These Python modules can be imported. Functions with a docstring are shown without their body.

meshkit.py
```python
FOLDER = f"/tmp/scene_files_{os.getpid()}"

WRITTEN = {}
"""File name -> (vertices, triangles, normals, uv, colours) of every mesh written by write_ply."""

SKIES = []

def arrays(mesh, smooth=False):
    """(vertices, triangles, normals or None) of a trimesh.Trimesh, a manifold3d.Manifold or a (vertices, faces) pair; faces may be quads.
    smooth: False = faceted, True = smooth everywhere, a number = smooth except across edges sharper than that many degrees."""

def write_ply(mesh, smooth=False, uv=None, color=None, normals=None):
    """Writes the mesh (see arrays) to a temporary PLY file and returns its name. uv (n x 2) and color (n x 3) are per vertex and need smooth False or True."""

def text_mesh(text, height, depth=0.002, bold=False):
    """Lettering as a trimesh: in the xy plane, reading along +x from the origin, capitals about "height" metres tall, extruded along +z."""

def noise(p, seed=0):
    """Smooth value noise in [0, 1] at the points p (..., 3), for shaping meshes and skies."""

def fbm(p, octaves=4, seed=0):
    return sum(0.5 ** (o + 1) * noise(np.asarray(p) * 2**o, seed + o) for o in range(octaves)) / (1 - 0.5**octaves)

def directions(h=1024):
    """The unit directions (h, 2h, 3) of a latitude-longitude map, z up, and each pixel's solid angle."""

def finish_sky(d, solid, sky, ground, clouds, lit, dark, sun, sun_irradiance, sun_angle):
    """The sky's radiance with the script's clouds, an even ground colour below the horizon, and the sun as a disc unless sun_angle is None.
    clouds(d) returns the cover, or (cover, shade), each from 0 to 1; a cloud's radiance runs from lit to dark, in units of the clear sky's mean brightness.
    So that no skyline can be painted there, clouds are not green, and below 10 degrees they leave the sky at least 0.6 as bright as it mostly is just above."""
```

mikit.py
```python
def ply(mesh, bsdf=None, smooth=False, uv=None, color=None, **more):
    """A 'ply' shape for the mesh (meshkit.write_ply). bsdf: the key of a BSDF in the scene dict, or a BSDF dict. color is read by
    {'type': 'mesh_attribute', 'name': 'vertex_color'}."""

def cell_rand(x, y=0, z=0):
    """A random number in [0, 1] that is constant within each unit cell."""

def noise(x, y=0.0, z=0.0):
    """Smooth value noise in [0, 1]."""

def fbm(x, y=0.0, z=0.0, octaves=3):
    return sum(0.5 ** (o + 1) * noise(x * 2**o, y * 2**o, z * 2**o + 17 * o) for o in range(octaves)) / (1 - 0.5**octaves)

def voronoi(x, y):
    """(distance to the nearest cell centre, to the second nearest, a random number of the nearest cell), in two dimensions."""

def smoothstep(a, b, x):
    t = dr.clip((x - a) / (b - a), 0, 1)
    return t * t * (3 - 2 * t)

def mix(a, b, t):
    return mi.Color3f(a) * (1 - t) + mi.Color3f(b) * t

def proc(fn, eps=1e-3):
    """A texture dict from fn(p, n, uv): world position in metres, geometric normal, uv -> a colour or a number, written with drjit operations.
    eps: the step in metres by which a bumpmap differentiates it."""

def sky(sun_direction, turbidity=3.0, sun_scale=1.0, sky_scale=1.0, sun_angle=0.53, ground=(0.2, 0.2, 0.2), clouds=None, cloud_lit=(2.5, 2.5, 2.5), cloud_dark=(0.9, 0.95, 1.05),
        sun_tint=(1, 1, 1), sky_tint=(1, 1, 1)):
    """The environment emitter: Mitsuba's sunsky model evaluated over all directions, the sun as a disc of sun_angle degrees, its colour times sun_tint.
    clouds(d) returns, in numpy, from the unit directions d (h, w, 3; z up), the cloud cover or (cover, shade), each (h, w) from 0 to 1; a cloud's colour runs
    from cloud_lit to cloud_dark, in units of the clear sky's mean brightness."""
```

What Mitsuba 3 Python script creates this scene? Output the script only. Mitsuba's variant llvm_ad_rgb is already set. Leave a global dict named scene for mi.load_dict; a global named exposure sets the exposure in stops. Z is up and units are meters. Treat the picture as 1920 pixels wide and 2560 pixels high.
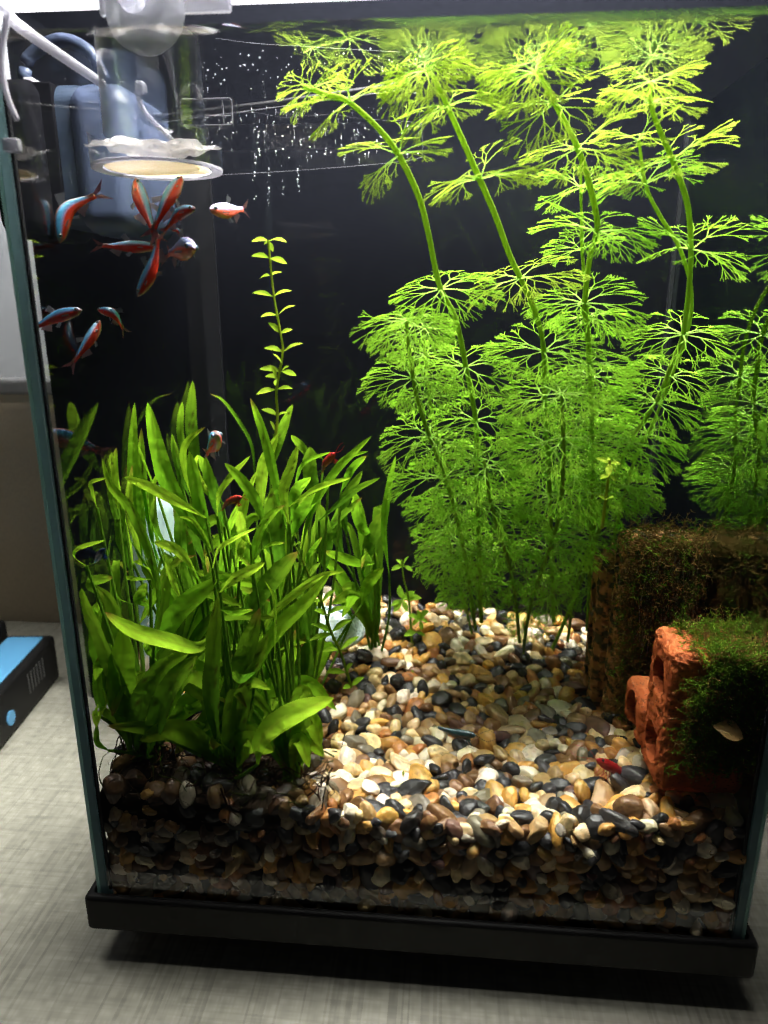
import math, random
import numpy as np
import trimesh, manifold3d as m3
import drjit as dr
import mitsuba as mi
import mikit, meshkit
from mikit import proc, noise, fbm, smoothstep, mix
from scipy.spatial import cKDTree
from scipy.interpolate import RBFInterpolator

random.seed(4); R = np.random.default_rng(4)
T = mi.ScalarTransform4f
scene, labels = {}, {}

# ------------------------------------------------------------------ camera, light, exposure
EYE = np.array([0.0117, -0.2622, 0.2918]); PITCH, YAW = math.radians(16.43), math.radians(-5.0); FPX = 1796.2
FWD = np.array([math.sin(YAW) * math.cos(PITCH), math.cos(YAW) * math.cos(PITCH), -math.sin(PITCH)])
RGT = np.cross(FWD, [0, 0, 1.0]); RGT /= np.linalg.norm(RGT); UPV = np.cross(RGT, FWD)
scene['camera'] = dict(type='thinlens', fov=2 * math.degrees(math.atan(960 / FPX)), fov_axis='x', aperture_radius=0.0013, focus_distance=0.352,
                       near_clip=0.01, far_clip=20.0, to_world=T().look_at(origin=EYE.tolist(), target=(EYE + FWD).tolist(), up=[0, 0, 1]))
exposure = -0.1
LAMP, CEIL, AMB = 176.0, 11.5, 0.011
LAMP_Z = 0.62

def rgb(r, g, b):
    c = np.array([r, g, b]) / 255.0
    return np.where(c <= .04045, c / 12.92, ((c + .055) / 1.055) ** 2.4)
def col(r, g, b): return dict(type='rgb', value=[float(x) for x in rgb(r, g, b)])

def spot(px, py, Y):
    """The point at depth Y (metres behind the front pane) that the photograph shows at (px, py): used for measuring where things stand."""
    d = FWD + RGT * (px - 960) / FPX - UPV * (py - 1280) / FPX
    return EYE + d * (Y - EYE[1]) / d[1]
def spot_z(px, py, z):
    d = FWD + RGT * (px - 960) / FPX - UPV * (py - 1280) / FPX
    return EYE + d * (z - EYE[2]) / d[2]
def px_of(P):
    d = np.asarray(P) - EYE; z = d @ FWD
    return np.stack([960 + FPX * (d @ RGT) / z, 1280 - FPX * (d @ UPV) / z, z], -1)

scene['ambient'] = dict(type='constant', radiance=dict(type='rgb', value=[AMB * .95, AMB, AMB * 1.08]))

# ------------------------------------------------------------------ names
used = set()
def numbered(k):
    if k not in used: used.add(k); return k
    n = 1
    while f'{k}_{n:03d}' in used: n += 1
    k = f'{k}_{n:03d}'; used.add(k); return k
def thing(name, label, cat, group=None):
    k = numbered(name); labels[k] = dict(label=label, category=cat)
    if group: labels[k]['group'] = group
    return k
def add(parent, name, mesh, bsdf, smooth=False, uv=None, color=None, **more):
    k = numbered(parent + '__' + name) if name else parent
    scene[k] = mikit.ply(mesh, bsdf, smooth, uv, color, **more); return k
def struct(name, mesh, bsdf, smooth=False):
    k = numbered(name); scene[k] = mikit.ply(mesh, bsdf, smooth); labels[k] = dict(kind='structure'); return k

# ------------------------------------------------------------------ meshes
def box(x0, x1, y0, y1, z0, z1):
    b = trimesh.creation.box((x1 - x0, y1 - y0, z1 - z0)); b.apply_translation(((x0 + x1) / 2, (y0 + y1) / 2, (z0 + z1) / 2)); return b
def rbox(x0, x1, y0, y1, z0, z1, r, n=12):
    s = m3.Manifold.sphere(r, n)
    return m3.Manifold.batch_hull([s.translate((x, y, z)) for x in (x0 + r, x1 - r) for y in (y0 + r, y1 - r) for z in (z0 + r, z1 - r)])
def tri(m):
    a = m.to_mesh(); return trimesh.Trimesh(a.vert_properties[:, :3], a.tri_verts, process=True)
def cat(ms): return trimesh.util.concatenate(ms)
def sheet(c):
    return trimesh.Trimesh(np.array(c, float), [[0, 1, 2], [0, 2, 3]], process=False)
def rx(pts, n):
    """Catmull-Rom resampling to n points."""
    p = np.asarray(pts, float)
    if len(p) == 2: return p[0] + np.linspace(0, 1, n)[:, None] * (p[1] - p[0])
    q = np.vstack([2 * p[0] - p[1], p, 2 * p[-1] - p[-2]]); L = np.concatenate([[0], np.cumsum(np.linalg.norm(np.diff(p, axis=0), axis=1))])
    t = np.interp(np.linspace(0, L[-1], n), L, np.arange(len(p))); i = np.minimum(t.astype(int), len(p) - 2); f = (t - i)[:, None]
    a, b, c, d = q[i], q[i + 1], q[i + 2], q[i + 3]
    return .5 * (2 * b + (c - a) * f + (2 * a - 5 * b + 4 * c - d) * f ** 2 + (3 * b - a - 3 * c + d) * f ** 3)
def unit(v): return v / (np.linalg.norm(v, axis=-1, keepdims=True) + 1e-12)
def tube(pts, rad, sides=6, cap=True):
    p = np.asarray(pts, float); n = len(p); rad = np.broadcast_to(rad, (n,)); t = unit(np.gradient(p, axis=0))
    a = unit(np.cross(t, np.where(np.abs(t[:, 2:]) < .9, [[0, 0, 1.]], [[1., 0, 0]]))); b = np.cross(t, a)
    g = np.arange(sides) * 2 * np.pi / sides
    v = (p[:, None] + rad[:, None, None] * (np.cos(g)[None, :, None] * a[:, None] + np.sin(g)[None, :, None] * b[:, None])).reshape(-1, 3)
    i, j = np.meshgrid(np.arange(n - 1), np.arange(sides), indexing='ij'); k = (j + 1) % sides
    f = np.stack([i * sides + j, i * sides + k, (i + 1) * sides + k, (i + 1) * sides + j], -1).reshape(-1, 4)
    f = np.vstack([f[:, [0, 1, 2]], f[:, [0, 2, 3]]])
    if cap:
        v = np.vstack([v, p[:1], p[-1:]]); N = n * sides; j = np.arange(sides); k = (j + 1) % sides
        f = np.vstack([f, np.stack([k, j, j * 0 + N], 1), np.stack([(n - 1) * sides + j, (n - 1) * sides + k, j * 0 + N + 1], 1)])
    return trimesh.Trimesh(v, f, process=False)
def merge(vf):
    V, F, C, o = [], [], [], 0
    for v, f, c in vf: V.append(v); F.append(np.asarray(f) + o); C.append(c); o += len(v)
    return (np.vstack(V), np.vstack(F)), np.vstack(C)

# ------------------------------------------------------------------ materials
VC = dict(type='mesh_attribute', name='vertex_color')
def M(name, d): scene[name] = d; return name
M('m_glass', dict(type='thindielectric', int_ior=1.30))
M('m_side', dict(type='twosided', bsdf=dict(type='conductor', material='none', specular_reflectance=dict(type='rgb', value=[.54, .60, .60]))))
M('m_side_left', dict(type='thindielectric', int_ior=1.5))
M('m_surface', dict(type='thindielectric', int_ior=2.5))
M('m_acrylic', dict(type='thindielectric', int_ior=1.45))
M('m_edge', dict(type='principledthin', base_color=dict(type='rgb', value=[.40, .51, .54]), roughness=.22, diff_trans=1.2, spec_trans=.1))
M('m_edge_light', dict(type='principledthin', base_color=dict(type='rgb', value=[.62, .80, .76]), roughness=.3, diff_trans=1.2))
M('m_silicone', dict(type='principled', base_color=dict(type='rgb', value=[.0035, .0038, .006]), roughness=.5, specular=.25))
M('m_black', dict(type='principled', base_color=dict(type='rgb', value=[.007, .007, .0072]), roughness=.5, specular=.18))
M('m_board', dict(type='diffuse', reflectance=dict(type='rgb', value=[.0046, .0050, .0072])))
M('m_white', dict(type='principled', base_color=dict(type='rgb', value=[.75, .75, .74]), roughness=.5))
M('m_wall', dict(type='diffuse', reflectance=dict(type='rgb', value=[.62, .64, .65])))
M('m_pebble', dict(type='bumpmap', bsdf=dict(type='principled', base_color=VC, roughness=.48, specular=.4, clearcoat=.12, clearcoat_gloss=.8),
    tex=proc(lambda p, n, uv: fbm(p.x * 900, p.y * 900, p.z * 900, 3), 2e-4), scale=.00035))
M('m_pebble_plain', dict(type='principled', base_color=VC, roughness=.4, specular=.45))
M('m_leaf', dict(type='bumpmap', bsdf=dict(type='principledthin', base_color=VC, roughness=.40, diff_trans=1.05, spec_trans=0.0),
    tex=proc(lambda p, n, uv: fbm(p.x * 420, p.y * 420, p.z * 420, 2), 3e-4), scale=.00042))
M('m_leaf_plain', dict(type='principledthin', base_color=VC, roughness=.6, diff_trans=.8))
M('m_frond', dict(type='principledthin', base_color=VC, roughness=.5, diff_trans=1.0, spec_trans=0.0))
M('m_stem', dict(type='principledthin', base_color=VC, roughness=.4, diff_trans=.9))
M('m_fish', dict(type='twosided', bsdf=dict(type='principled', base_color=VC, roughness=.32, specular=.6)))
M('m_fin', dict(type='principledthin', base_color=VC, roughness=.4, diff_trans=1.0, spec_trans=.90))
def table_tex(p, n, uv):
    warp = .0025 * (noise(p.x * 7, p.y * 7) - .5)
    a = noise((p.x + warp) * 680, p.y * 16, 3); b = noise(p.x * 14, (p.y + warp) * 600, 5)
    a2 = noise((p.x + warp) * 260, p.y * 5, 8)
    blk = noise(p.x * 16, p.y * 16, 1); d = noise(p.x * 3, p.y * 3, 9)
    la = smoothstep(.52, .72, a * .65 + a2 * .35) * (.30 + .70 * blk); lb = smoothstep(.58, .80, b) * (1 - .65 * blk)
    th = noise(p.x * 1000, p.y * 60, 2) * noise(p.x * 60, p.y * 1000, 4); k = (1 - .19 * la - .11 * lb - .08 * d) * (.84 + .22 * th)
    return mix((.335, .328, .27), (.44, .43, .36), noise(p.x * 300, p.y * 300)) * k
M('m_table', dict(type='bumpmap', bsdf=dict(type='principled', base_color=proc(table_tex), roughness=.5, specular=.3),
    tex=proc(lambda p, n, uv: noise(p.x * 620, p.y * 9, 3) * .6 + noise(p.x * 8, p.y * 560, 5) * .4, 3e-4), scale=.00012))
M('m_fabric', dict(type='diffuse', reflectance=proc(lambda p, n, uv: mix((.46, .385, .30), (.60, .51, .40), noise(p.x * 900, p.y * 900, p.z * 900)))))
M('m_brick', dict(type='bumpmap', bsdf=dict(type='principled', base_color=proc(lambda p, n, uv:
    mix(mix((.235, .042, .011), (.36, .082, .021), fbm(p.x * 180, p.y * 180, p.z * 180)), (.10, .03, .012), smoothstep(.66, .80, noise(p.x * 1300, p.y * 1300, p.z * 1300)) * .85)), roughness=.85, specular=.2),
    tex=proc(lambda p, n, uv: fbm(p.x * 900, p.y * 900, p.z * 900, 3), 2e-4), scale=.0009))
M('m_brick_old', dict(type='bumpmap', bsdf=dict(type='principled', base_color=proc(lambda p, n, uv:
    mix(mix((.20, .09, .035), (.34, .16, .06), fbm(p.x * 160, p.y * 160, p.z * 160)), (.035, .03, .014), smoothstep(.42, .62, fbm(p.x * 240, p.y * 240, p.z * 240)))), roughness=.9, specular=.15),
    tex=proc(lambda p, n, uv: fbm(p.x * 800, p.y * 800, p.z * 800, 3), 2e-4), scale=.0009))
M('m_soil', dict(type='diffuse', reflectance=proc(lambda p, n, uv: mix((.003, .0025, .002), (.016, .011, .007), fbm(p.x * 500, p.y * 500, p.z * 500)))))
M('m_clear', dict(type='principledthin', base_color=dict(type='rgb', value=[.80, .80, .93]), roughness=.2, diff_trans=1.3, spec_trans=.35))
M('m_plastic_white', dict(type='principledthin', base_color=dict(type='rgb', value=[.52, .51, .57]), roughness=.35, diff_trans=.9))
M('m_cup', dict(type='principledthin', base_color=dict(type='rgb', value=[.86, .87, .93]), roughness=.12, diff_trans=1.0, spec_trans=.72))
M('m_plate', dict(type='principledthin', base_color=dict(type='rgb', value=[.50, .50, .55]), roughness=.2, diff_trans=1.0, spec_trans=.6))
M('m_pads', dict(type='principled', base_color=dict(type='rgb', value=[.020, .031, .054]), roughness=.45, specular=.4))
M('m_pads_light', dict(type='principled', base_color=dict(type='rgb', value=[.045, .060, .108]), roughness=.4, specular=.4))
M('m_mesh_black', dict(type='diffuse', reflectance=dict(type='rgb', value=[.004, .004, .005])))
M('m_cyan', dict(type='principled', base_color=dict(type='rgb', value=[.62, .86, .88]), roughness=.4))
M('m_blue', dict(type='principled', base_color=dict(type='rgb', value=[.09, .29, .52]), roughness=.4))

# ------------------------------------------------------------------ the setting
TZ = -0.018
struct('tabletop', box(-1.6, 1.4, -.047, .75, TZ - .03, TZ), 'm_table')
struct('wall', sheet([(-3, 1.6, -.7), (2.6, 1.6, -.7), (2.6, 1.6, 1.6), (-3, 1.6, 1.6)]), 'm_wall')
t = thing('desk_partition', 'grey brown fabric partition with a grey rail behind the desk', 'partition')
add(t, 'fabric_panel', box(-2.2, 1.9, .365, .385, TZ, .209), 'm_fabric')
M('m_rail', dict(type='principled', base_color=dict(type='rgb', value=[.20, .20, .205]), roughness=.5))
add(t, 'rail', tri(rbox(-2.2, 1.9, .36, .39, .2095, .2225, .003)), 'm_rail', 30)
def lamp_sheet(cx, cy, z, w, h): return sheet([(cx - w / 2, cy - h / 2, z), (cx - w / 2, cy + h / 2, z), (cx + w / 2, cy + h / 2, z), (cx + w / 2, cy - h / 2, z)])
t = thing('ceiling_light', 'square white ceiling light panel above the desk', 'lamp')
add(t, 'diffuser', lamp_sheet(-.62, .32, 1.8, .5, .5), 'm_white', emitter=dict(type='area', radiance=dict(type='rgb', value=[CEIL, CEIL * .985, CEIL * .93])))
add(t, 'frame', box(-.90, -.34, .04, .60, 1.805, 1.83), 'm_white')
t = thing('wall_lamp', 'panel lamp washing the pale wall behind the desk', 'lamp')
add(t, 'diffuser', sheet([(-1.5, 1.0, 1.0), (-1.5, 1.0, 1.25), (-.2, 1.0, 1.25), (-.2, 1.0, 1.0)]), 'm_white', emitter=dict(type='area', radiance=dict(type='rgb', value=[17, 17, 17.3])))
add(t, 'housing', box(-1.52, -.18, .96, .996, .98, 1.27), 'm_black')
t = thing('aquarium_lamp', 'flat lamp shining down over the aquarium', 'lamp')
LX, LY = .016, .110
add(t, 'diffuser', lamp_sheet(LX, LY, LAMP_Z, .26, .13), 'm_white', emitter=dict(type='area', radiance=dict(type='rgb', value=[LAMP, LAMP * .985, LAMP * .92])))
add(t, 'front_diffuser', lamp_sheet(LX, .002, LAMP_Z, .26, .05), 'm_white', emitter=dict(type='area', radiance=dict(type='rgb', value=[.11 * LAMP, .11 * LAMP * .985, .11 * LAMP * .92])))
add(t, 'housing', box(LX - .14, LX + .14, -.028, LY + .072, LAMP_Z + .003, LAMP_Z + .018), 'm_white')
for b in ((LX - .14, LX + .14, -.031, -.028, LAMP_Z - .012, LAMP_Z + .018), (LX + .140, LX + .143, -.028, LY + .072, LAMP_Z - .030, LAMP_Z + .018),
          (LX - .143, LX - .140, -.028, LY + .072, LAMP_Z - .012, LAMP_Z + .018), (LX - .14, LX + .14, LY + .072, LY + .075, LAMP_Z - .012, LAMP_Z + .018)):
    add(t, 'shade', box(*b), 'm_black')
t = thing('backdrop_board', 'matt black board standing upright behind the aquarium', 'board')
add(t, 'panel', box(-.270, .34, .232, .240, TZ, .463), 'm_board')
add(t, 'stand_rail', box(-.270, .34, .241, .262, TZ, .02), 'm_black')

# ------------------------------------------------------------------ the aquarium
D, HB, WZ, TOP = .205, .0196, .378, .392
t = TANK = thing('aquarium', 'rectangular glass aquarium with green glass edges in a black base tray', 'aquarium')
outer = rbox(-.155, .155, 0, D + .008, 0, HB, .0022, 16); cut = rbox(-.1517, .1517, .0032, D + .005, .004, HB + .02, .0022, 16)
add(t, 'base_tray', tri(outer - cut), 'm_black', 40)
add(t, 'base_foot', box(-.118, .118, .030, .18, TZ, -.0004), 'm_black')
add(t, 'front_pane', sheet([(-.1445, .0045, .006), (.1445, .0045, .006), (.1445, .0045, TOP), (-.1445, .0045, TOP)]), 'm_glass')
add(t, 'left_pane', sheet([(-.1450, .010, .006), (-.1450, D, .006), (-.1450, D, TOP), (-.1450, .010, TOP)]), 'm_side_left')
add(t, 'right_pane', sheet([(.1450, .010, .006), (.1450, D, .006), (.1450, D, TOP), (.1450, .010, TOP)]), 'm_side')
add(t, 'back_pane', sheet([(-.1445, D, .006), (.1445, D, .006), (.1445, D, TOP), (-.1445, D, TOP)]), 'm_glass')
for s in (-1, 1):
    add(t, 'side_pane_edge', box(*sorted((s * .1452, s * .1484)), .0048, .0098, .006, TOP), 'm_edge')
    add(t, 'front_pane_edge', box(*sorted((s * .1487, s * .1500)), .0048, .0098, .006, TOP), 'm_edge_light')
    add(t, 'silicone_seam', box(*sorted((s * (.1345 if s < 0 else .1425), s * .1448)), D - .0035, D - .0008, .02, TOP - .004), 'm_silicone')
    add(t, 'silicone_bead', tube([(s * .1440, .0062, .02), (s * .1440, .0062, .2), (s * .1440, .0062, TOP - .004)], .0009, 6), 'm_silicone', True)
add(t, 'top_rail', tri(rbox(-.066, .1435, .0052, .0082, .3885, .4035, .001)), 'm_top_rail', 30)
g = np.stack(np.meshgrid(np.linspace(-.1448, .1448, 90), np.linspace(.0048, D - .0002, 64), indexing='ij'), -1).reshape(-1, 2)
wz = WZ + .00035 * (meshkit.fbm(np.c_[g * 42, g[:, :1] * 0], 3, 5) - .5) + .0012 * np.exp(-(g[:, 1] - .0048) / .0016)
idx = np.arange(90 * 64).reshape(90, 64); q = np.stack([idx[:-1, :-1], idx[1:, :-1], idx[1:, 1:], idx[:-1, 1:]], -1).reshape(-1, 4)
struct('water', (np.c_[g, wz], q), 'm_surface', True)

# ------------------------------------------------------------------ gravel
HP = np.array([[-.14, .008, .074], [-.10, .008, .074], [-.055, .008, .070], [0, .008, .0655], [.06, .008, .067], [.10, .008, .073], [.14, .008, .072], [-.14, .03, .080], [-.10, .03, .080], [-.055, .035, .069], [0, .035, .0635], [.06, .035, .064], [.10, .035, .071], [.14, .03, .080], [-.14, .1, .074], [-.06, .09, .064], [0, .1, .0615], [.06, .1, .062],
               [.10, .08, .069], [.14, .1, .074], [-.14, .2, .092], [-.06, .19, .090], [0, .19, .084], [.06, .19, .080], [.115, .18, .071], [.14, .2, .071]])
hf = RBFInterpolator(HP[:, :2], HP[:, 2], kernel='thin_plate_spline', smoothing=1e-7)
gx, gy = np.linspace(-.145, .145, 59), np.linspace(.004, .206, 42)
HG = hf(np.stack(np.meshgrid(gx, gy, indexing='ij'), -1).reshape(-1, 2)).reshape(59, 42)
def hgt(x, y):
    u = np.clip((np.asarray(x) - gx[0]) / (gx[1] - gx[0]), 0, 57.99); v = np.clip((np.asarray(y) - gy[0]) / (gy[1] - gy[0]), 0, 40.99)
    i, j = u.astype(int), v.astype(int); a, b = u - i, v - j
    return HG[i, j] * (1 - a) * (1 - b) + HG[i + 1, j] * a * (1 - b) + HG[i, j + 1] * (1 - a) * b + HG[i + 1, j + 1] * a * b
soil_z = HG - .014
gg = np.stack(np.meshgrid(gx, np.linspace(.0145, .2045, 42), indexing='ij'), -1)
sv = np.concatenate([np.dstack([gg, hgt(gg[..., 0], gg[..., 1]) - .009]), ], 0).reshape(-1, 3)
i59 = np.arange(59 * 42).reshape(59, 42); sf = np.stack([i59[:-1, :-1], i59[1:, :-1], i59[1:, 1:], i59[:-1, 1:]], -1).reshape(-1, 4)
fr = np.array([[x, .0145, z] for x in gx for z in (0.006, float(hgt(x, .0145)) - .009)]); n0 = len(sv); k = np.arange(58)
ff = np.stack([n0 + 2 * k, n0 + 2 * k + 2, n0 + 2 * k + 3, n0 + 2 * k + 1], 1)
struct('ground', (np.vstack([sv, fr]), np.vstack([sf, ff])), 'm_soil')

Np = 4200
rad = np.clip(R.lognormal(math.log(.0038), .27, Np), .0023, .0070)
P = np.c_[R.uniform(-.142, .142, Np), R.uniform(.006, .203, Np), np.zeros(Np)]
front = R.random(Np) < .33; tight = R.random(Np) < .7
P[front, 1] = R.uniform(.006, .014, front.sum())
top = hgt(P[:, 0], P[:, 1]); P[:, 2] = np.where(front, R.uniform(.012, 1, Np) * top, top - R.random(Np) * .010)
jit = R.normal(0, .0014, Np)
def clampP():
    P[:, 0] = np.clip(P[:, 0], -.1445 + rad, .1445 - rad)
    P[:, 1] = np.clip(P[:, 1], .0054 + rad * .80, np.where(front, np.where(tight, .0054 + rad * .95, .016), .2045))
    h = hgt(P[:, 0], P[:, 1]) + jit; P[:, 2] = np.clip(P[:, 2], np.where(front, .006 + rad, h - .011), h - rad * .45)
for it in range(70):
    tr = cKDTree(P); pr = tr.query_pairs(.0138, output_type='ndarray')
    d = P[pr[:, 0]] - P[pr[:, 1]]; L = np.linalg.norm(d, axis=1) + 1e-9; want = .93 * (rad[pr[:, 0]] + rad[pr[:, 1]])
    ov = np.maximum(want - L, 0); s = (d / L[:, None]) * (ov * .42)[:, None]
    np.add.at(P, pr[:, 0], s); np.add.at(P, pr[:, 1], -s); P[:, 2] += .00012 if it < 45 else 0; clampP()
# drop the pebbles that ended up squeezed inside others
tr = cKDTree(P); pr = tr.query_pairs(.0138, output_type='ndarray'); L = np.linalg.norm(P[pr[:, 0]] - P[pr[:, 1]], axis=1)
bad = np.zeros(Np, bool)
for (i, j), l in zip(pr, L):
    if l < .52 * (rad[i] + rad[j]) and not bad[i] and not bad[j]: bad[i if rad[i] < rad[j] else j] = True
P, rad, front, tight = P[~bad], rad[~bad], front[~bad], tight[~bad]; Np = len(P)
KINDS = [('white', rgb(246, 232, 208), .13), ('cream', rgb(232, 203, 155), .12), ('ochre', rgb(216, 163, 84), .15), ('orange', rgb(186, 124, 72), .065), ('tan', rgb(182, 146, 100), .13),
         ('brown', rgb(120, 86, 56), .13), ('grey', rgb(122, 114, 98), .08), ('black', rgb(35, 34, 37), .20), ('slate', rgb(60, 60, 64), .05), ('plum', rgb(98, 68, 64), .02)]
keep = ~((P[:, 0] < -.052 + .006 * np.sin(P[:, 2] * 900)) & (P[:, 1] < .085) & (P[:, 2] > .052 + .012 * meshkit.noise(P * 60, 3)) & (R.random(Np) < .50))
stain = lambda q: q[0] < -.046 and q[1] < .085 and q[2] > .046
P, rad, front, tight = P[keep], rad[keep], front[keep], tight[keep]; Np = len(P)
kn = R.choice(len(KINDS), Np, p=np.array([k[2] for k in KINDS]) / sum(k[2] for k in KINDS))
ICO = {s: trimesh.creation.icosphere(s) for s in (2, 3)}
def pebble_mesh(i, sub):
    r = np.random.default_rng(1000 + i); v = ICO[sub].vertices.copy()
    e = r.uniform(.0, .75); v = np.sign(v) * np.abs(v) ** (1 - .35 * e); v /= np.linalg.norm(v, axis=1).max()
    for _ in range(r.integers(2, 7)):                                  # worn facets
        n = unit(r.normal(size=3)); c = r.uniform(.60, .92); d = v @ n; v -= np.outer(np.maximum(d - c, 0) * .85, n)
    v *= 1 + .30 * (meshkit.noise(v * 1.25 + r.uniform(0, 90, 3), i) - .5)[:, None] + .07 * (meshkit.noise(v * 3.4 + 40, i) - .5)[:, None]
    ax = np.array([r.uniform(1.12, 1.85), r.uniform(.88, 1.15), r.uniform(.60, .95)]); ax *= 1.08 / np.prod(ax) ** (1 / 3)
    v = v * ax * rad[i]
    rz = trimesh.transformations.euler_matrix(r.normal(0, .5), r.normal(0, .5), r.uniform(0, 6.3))[:3, :3]
    if front[i]: rz = trimesh.transformations.euler_matrix(r.normal(math.pi / 2, .5), r.normal(0, .6), r.normal(0, .5))[:3, :3] @ trimesh.transformations.rotation_matrix(r.uniform(0, 6), [0, 0, 1])[:3, :3]
    base = KINDS[kn[i]][1] * r.uniform(.58, .98) * np.array([1.03, 1, .88]) * np.array([1, r.uniform(.94, 1.05), r.uniform(.88, 1.1)])
    q = v / rad[i]; dirn = unit(r.normal(size=3)); w = meshkit.fbm(q * 1.6 + r.uniform(0, 50, 3), 3, i)
    vein = np.sin((q @ dirn) * r.uniform(5, 11) + w * 6); amt = r.choice([.0, .18, .4]) if KINDS[kn[i]][0] not in ('white', 'black') else .1
    c = base * (1 + amt * (vein[:, None] * .5) + .5 * (w[:, None] - .5))
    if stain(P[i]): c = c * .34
    sp = meshkit.noise(q * 6 + 9, i)
    c = c * np.where(sp > .72, .72, 1.0)[:, None]
    if r.random() < .3: c = c * (1 - .45 * np.clip((w - .55) * 6, 0, 1)[:, None] * np.array([.5, .8, 1]))
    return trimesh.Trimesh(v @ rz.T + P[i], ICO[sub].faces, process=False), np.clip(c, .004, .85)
# which pebbles show largest: a disc z-buffer at 480 x 640
pp = px_of(P); zb = np.full((640, 480), 9.0); who = np.full((640, 480), -1); yy, xx = np.mgrid[0:640, 0:480]
for i in np.argsort(-pp[:, 2]):
    x, y, z = pp[i, 0] / 4, pp[i, 1] / 4, pp[i, 2]; a = rad[i] * FPX / z / 4
    x0, x1, y0, y1 = int(max(x - a, 0)), int(min(x + a + 1, 480)), int(max(y - a, 0)), int(min(y + a + 1, 640))
    if x1 > x0 and y1 > y0:
        m = (xx[y0:y1, x0:x1] - x) ** 2 + (yy[y0:y1, x0:x1] - y) ** 2 < a * a; who[y0:y1, x0:x1][m] = i
leafy = (xx * 4 < 620) & (yy * 4 < 1800) | (xx * 4 > 1640) & (yy * 4 < 2010)
seen = np.bincount(who[(who >= 0) & ~leafy], minlength=Np); seen_any = np.bincount(who[who >= 0], minlength=Np)
best = set(np.argsort(-seen)[:292].tolist())
order = sorted(best); near = cKDTree(pp[order, :2]); say = {}
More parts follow.
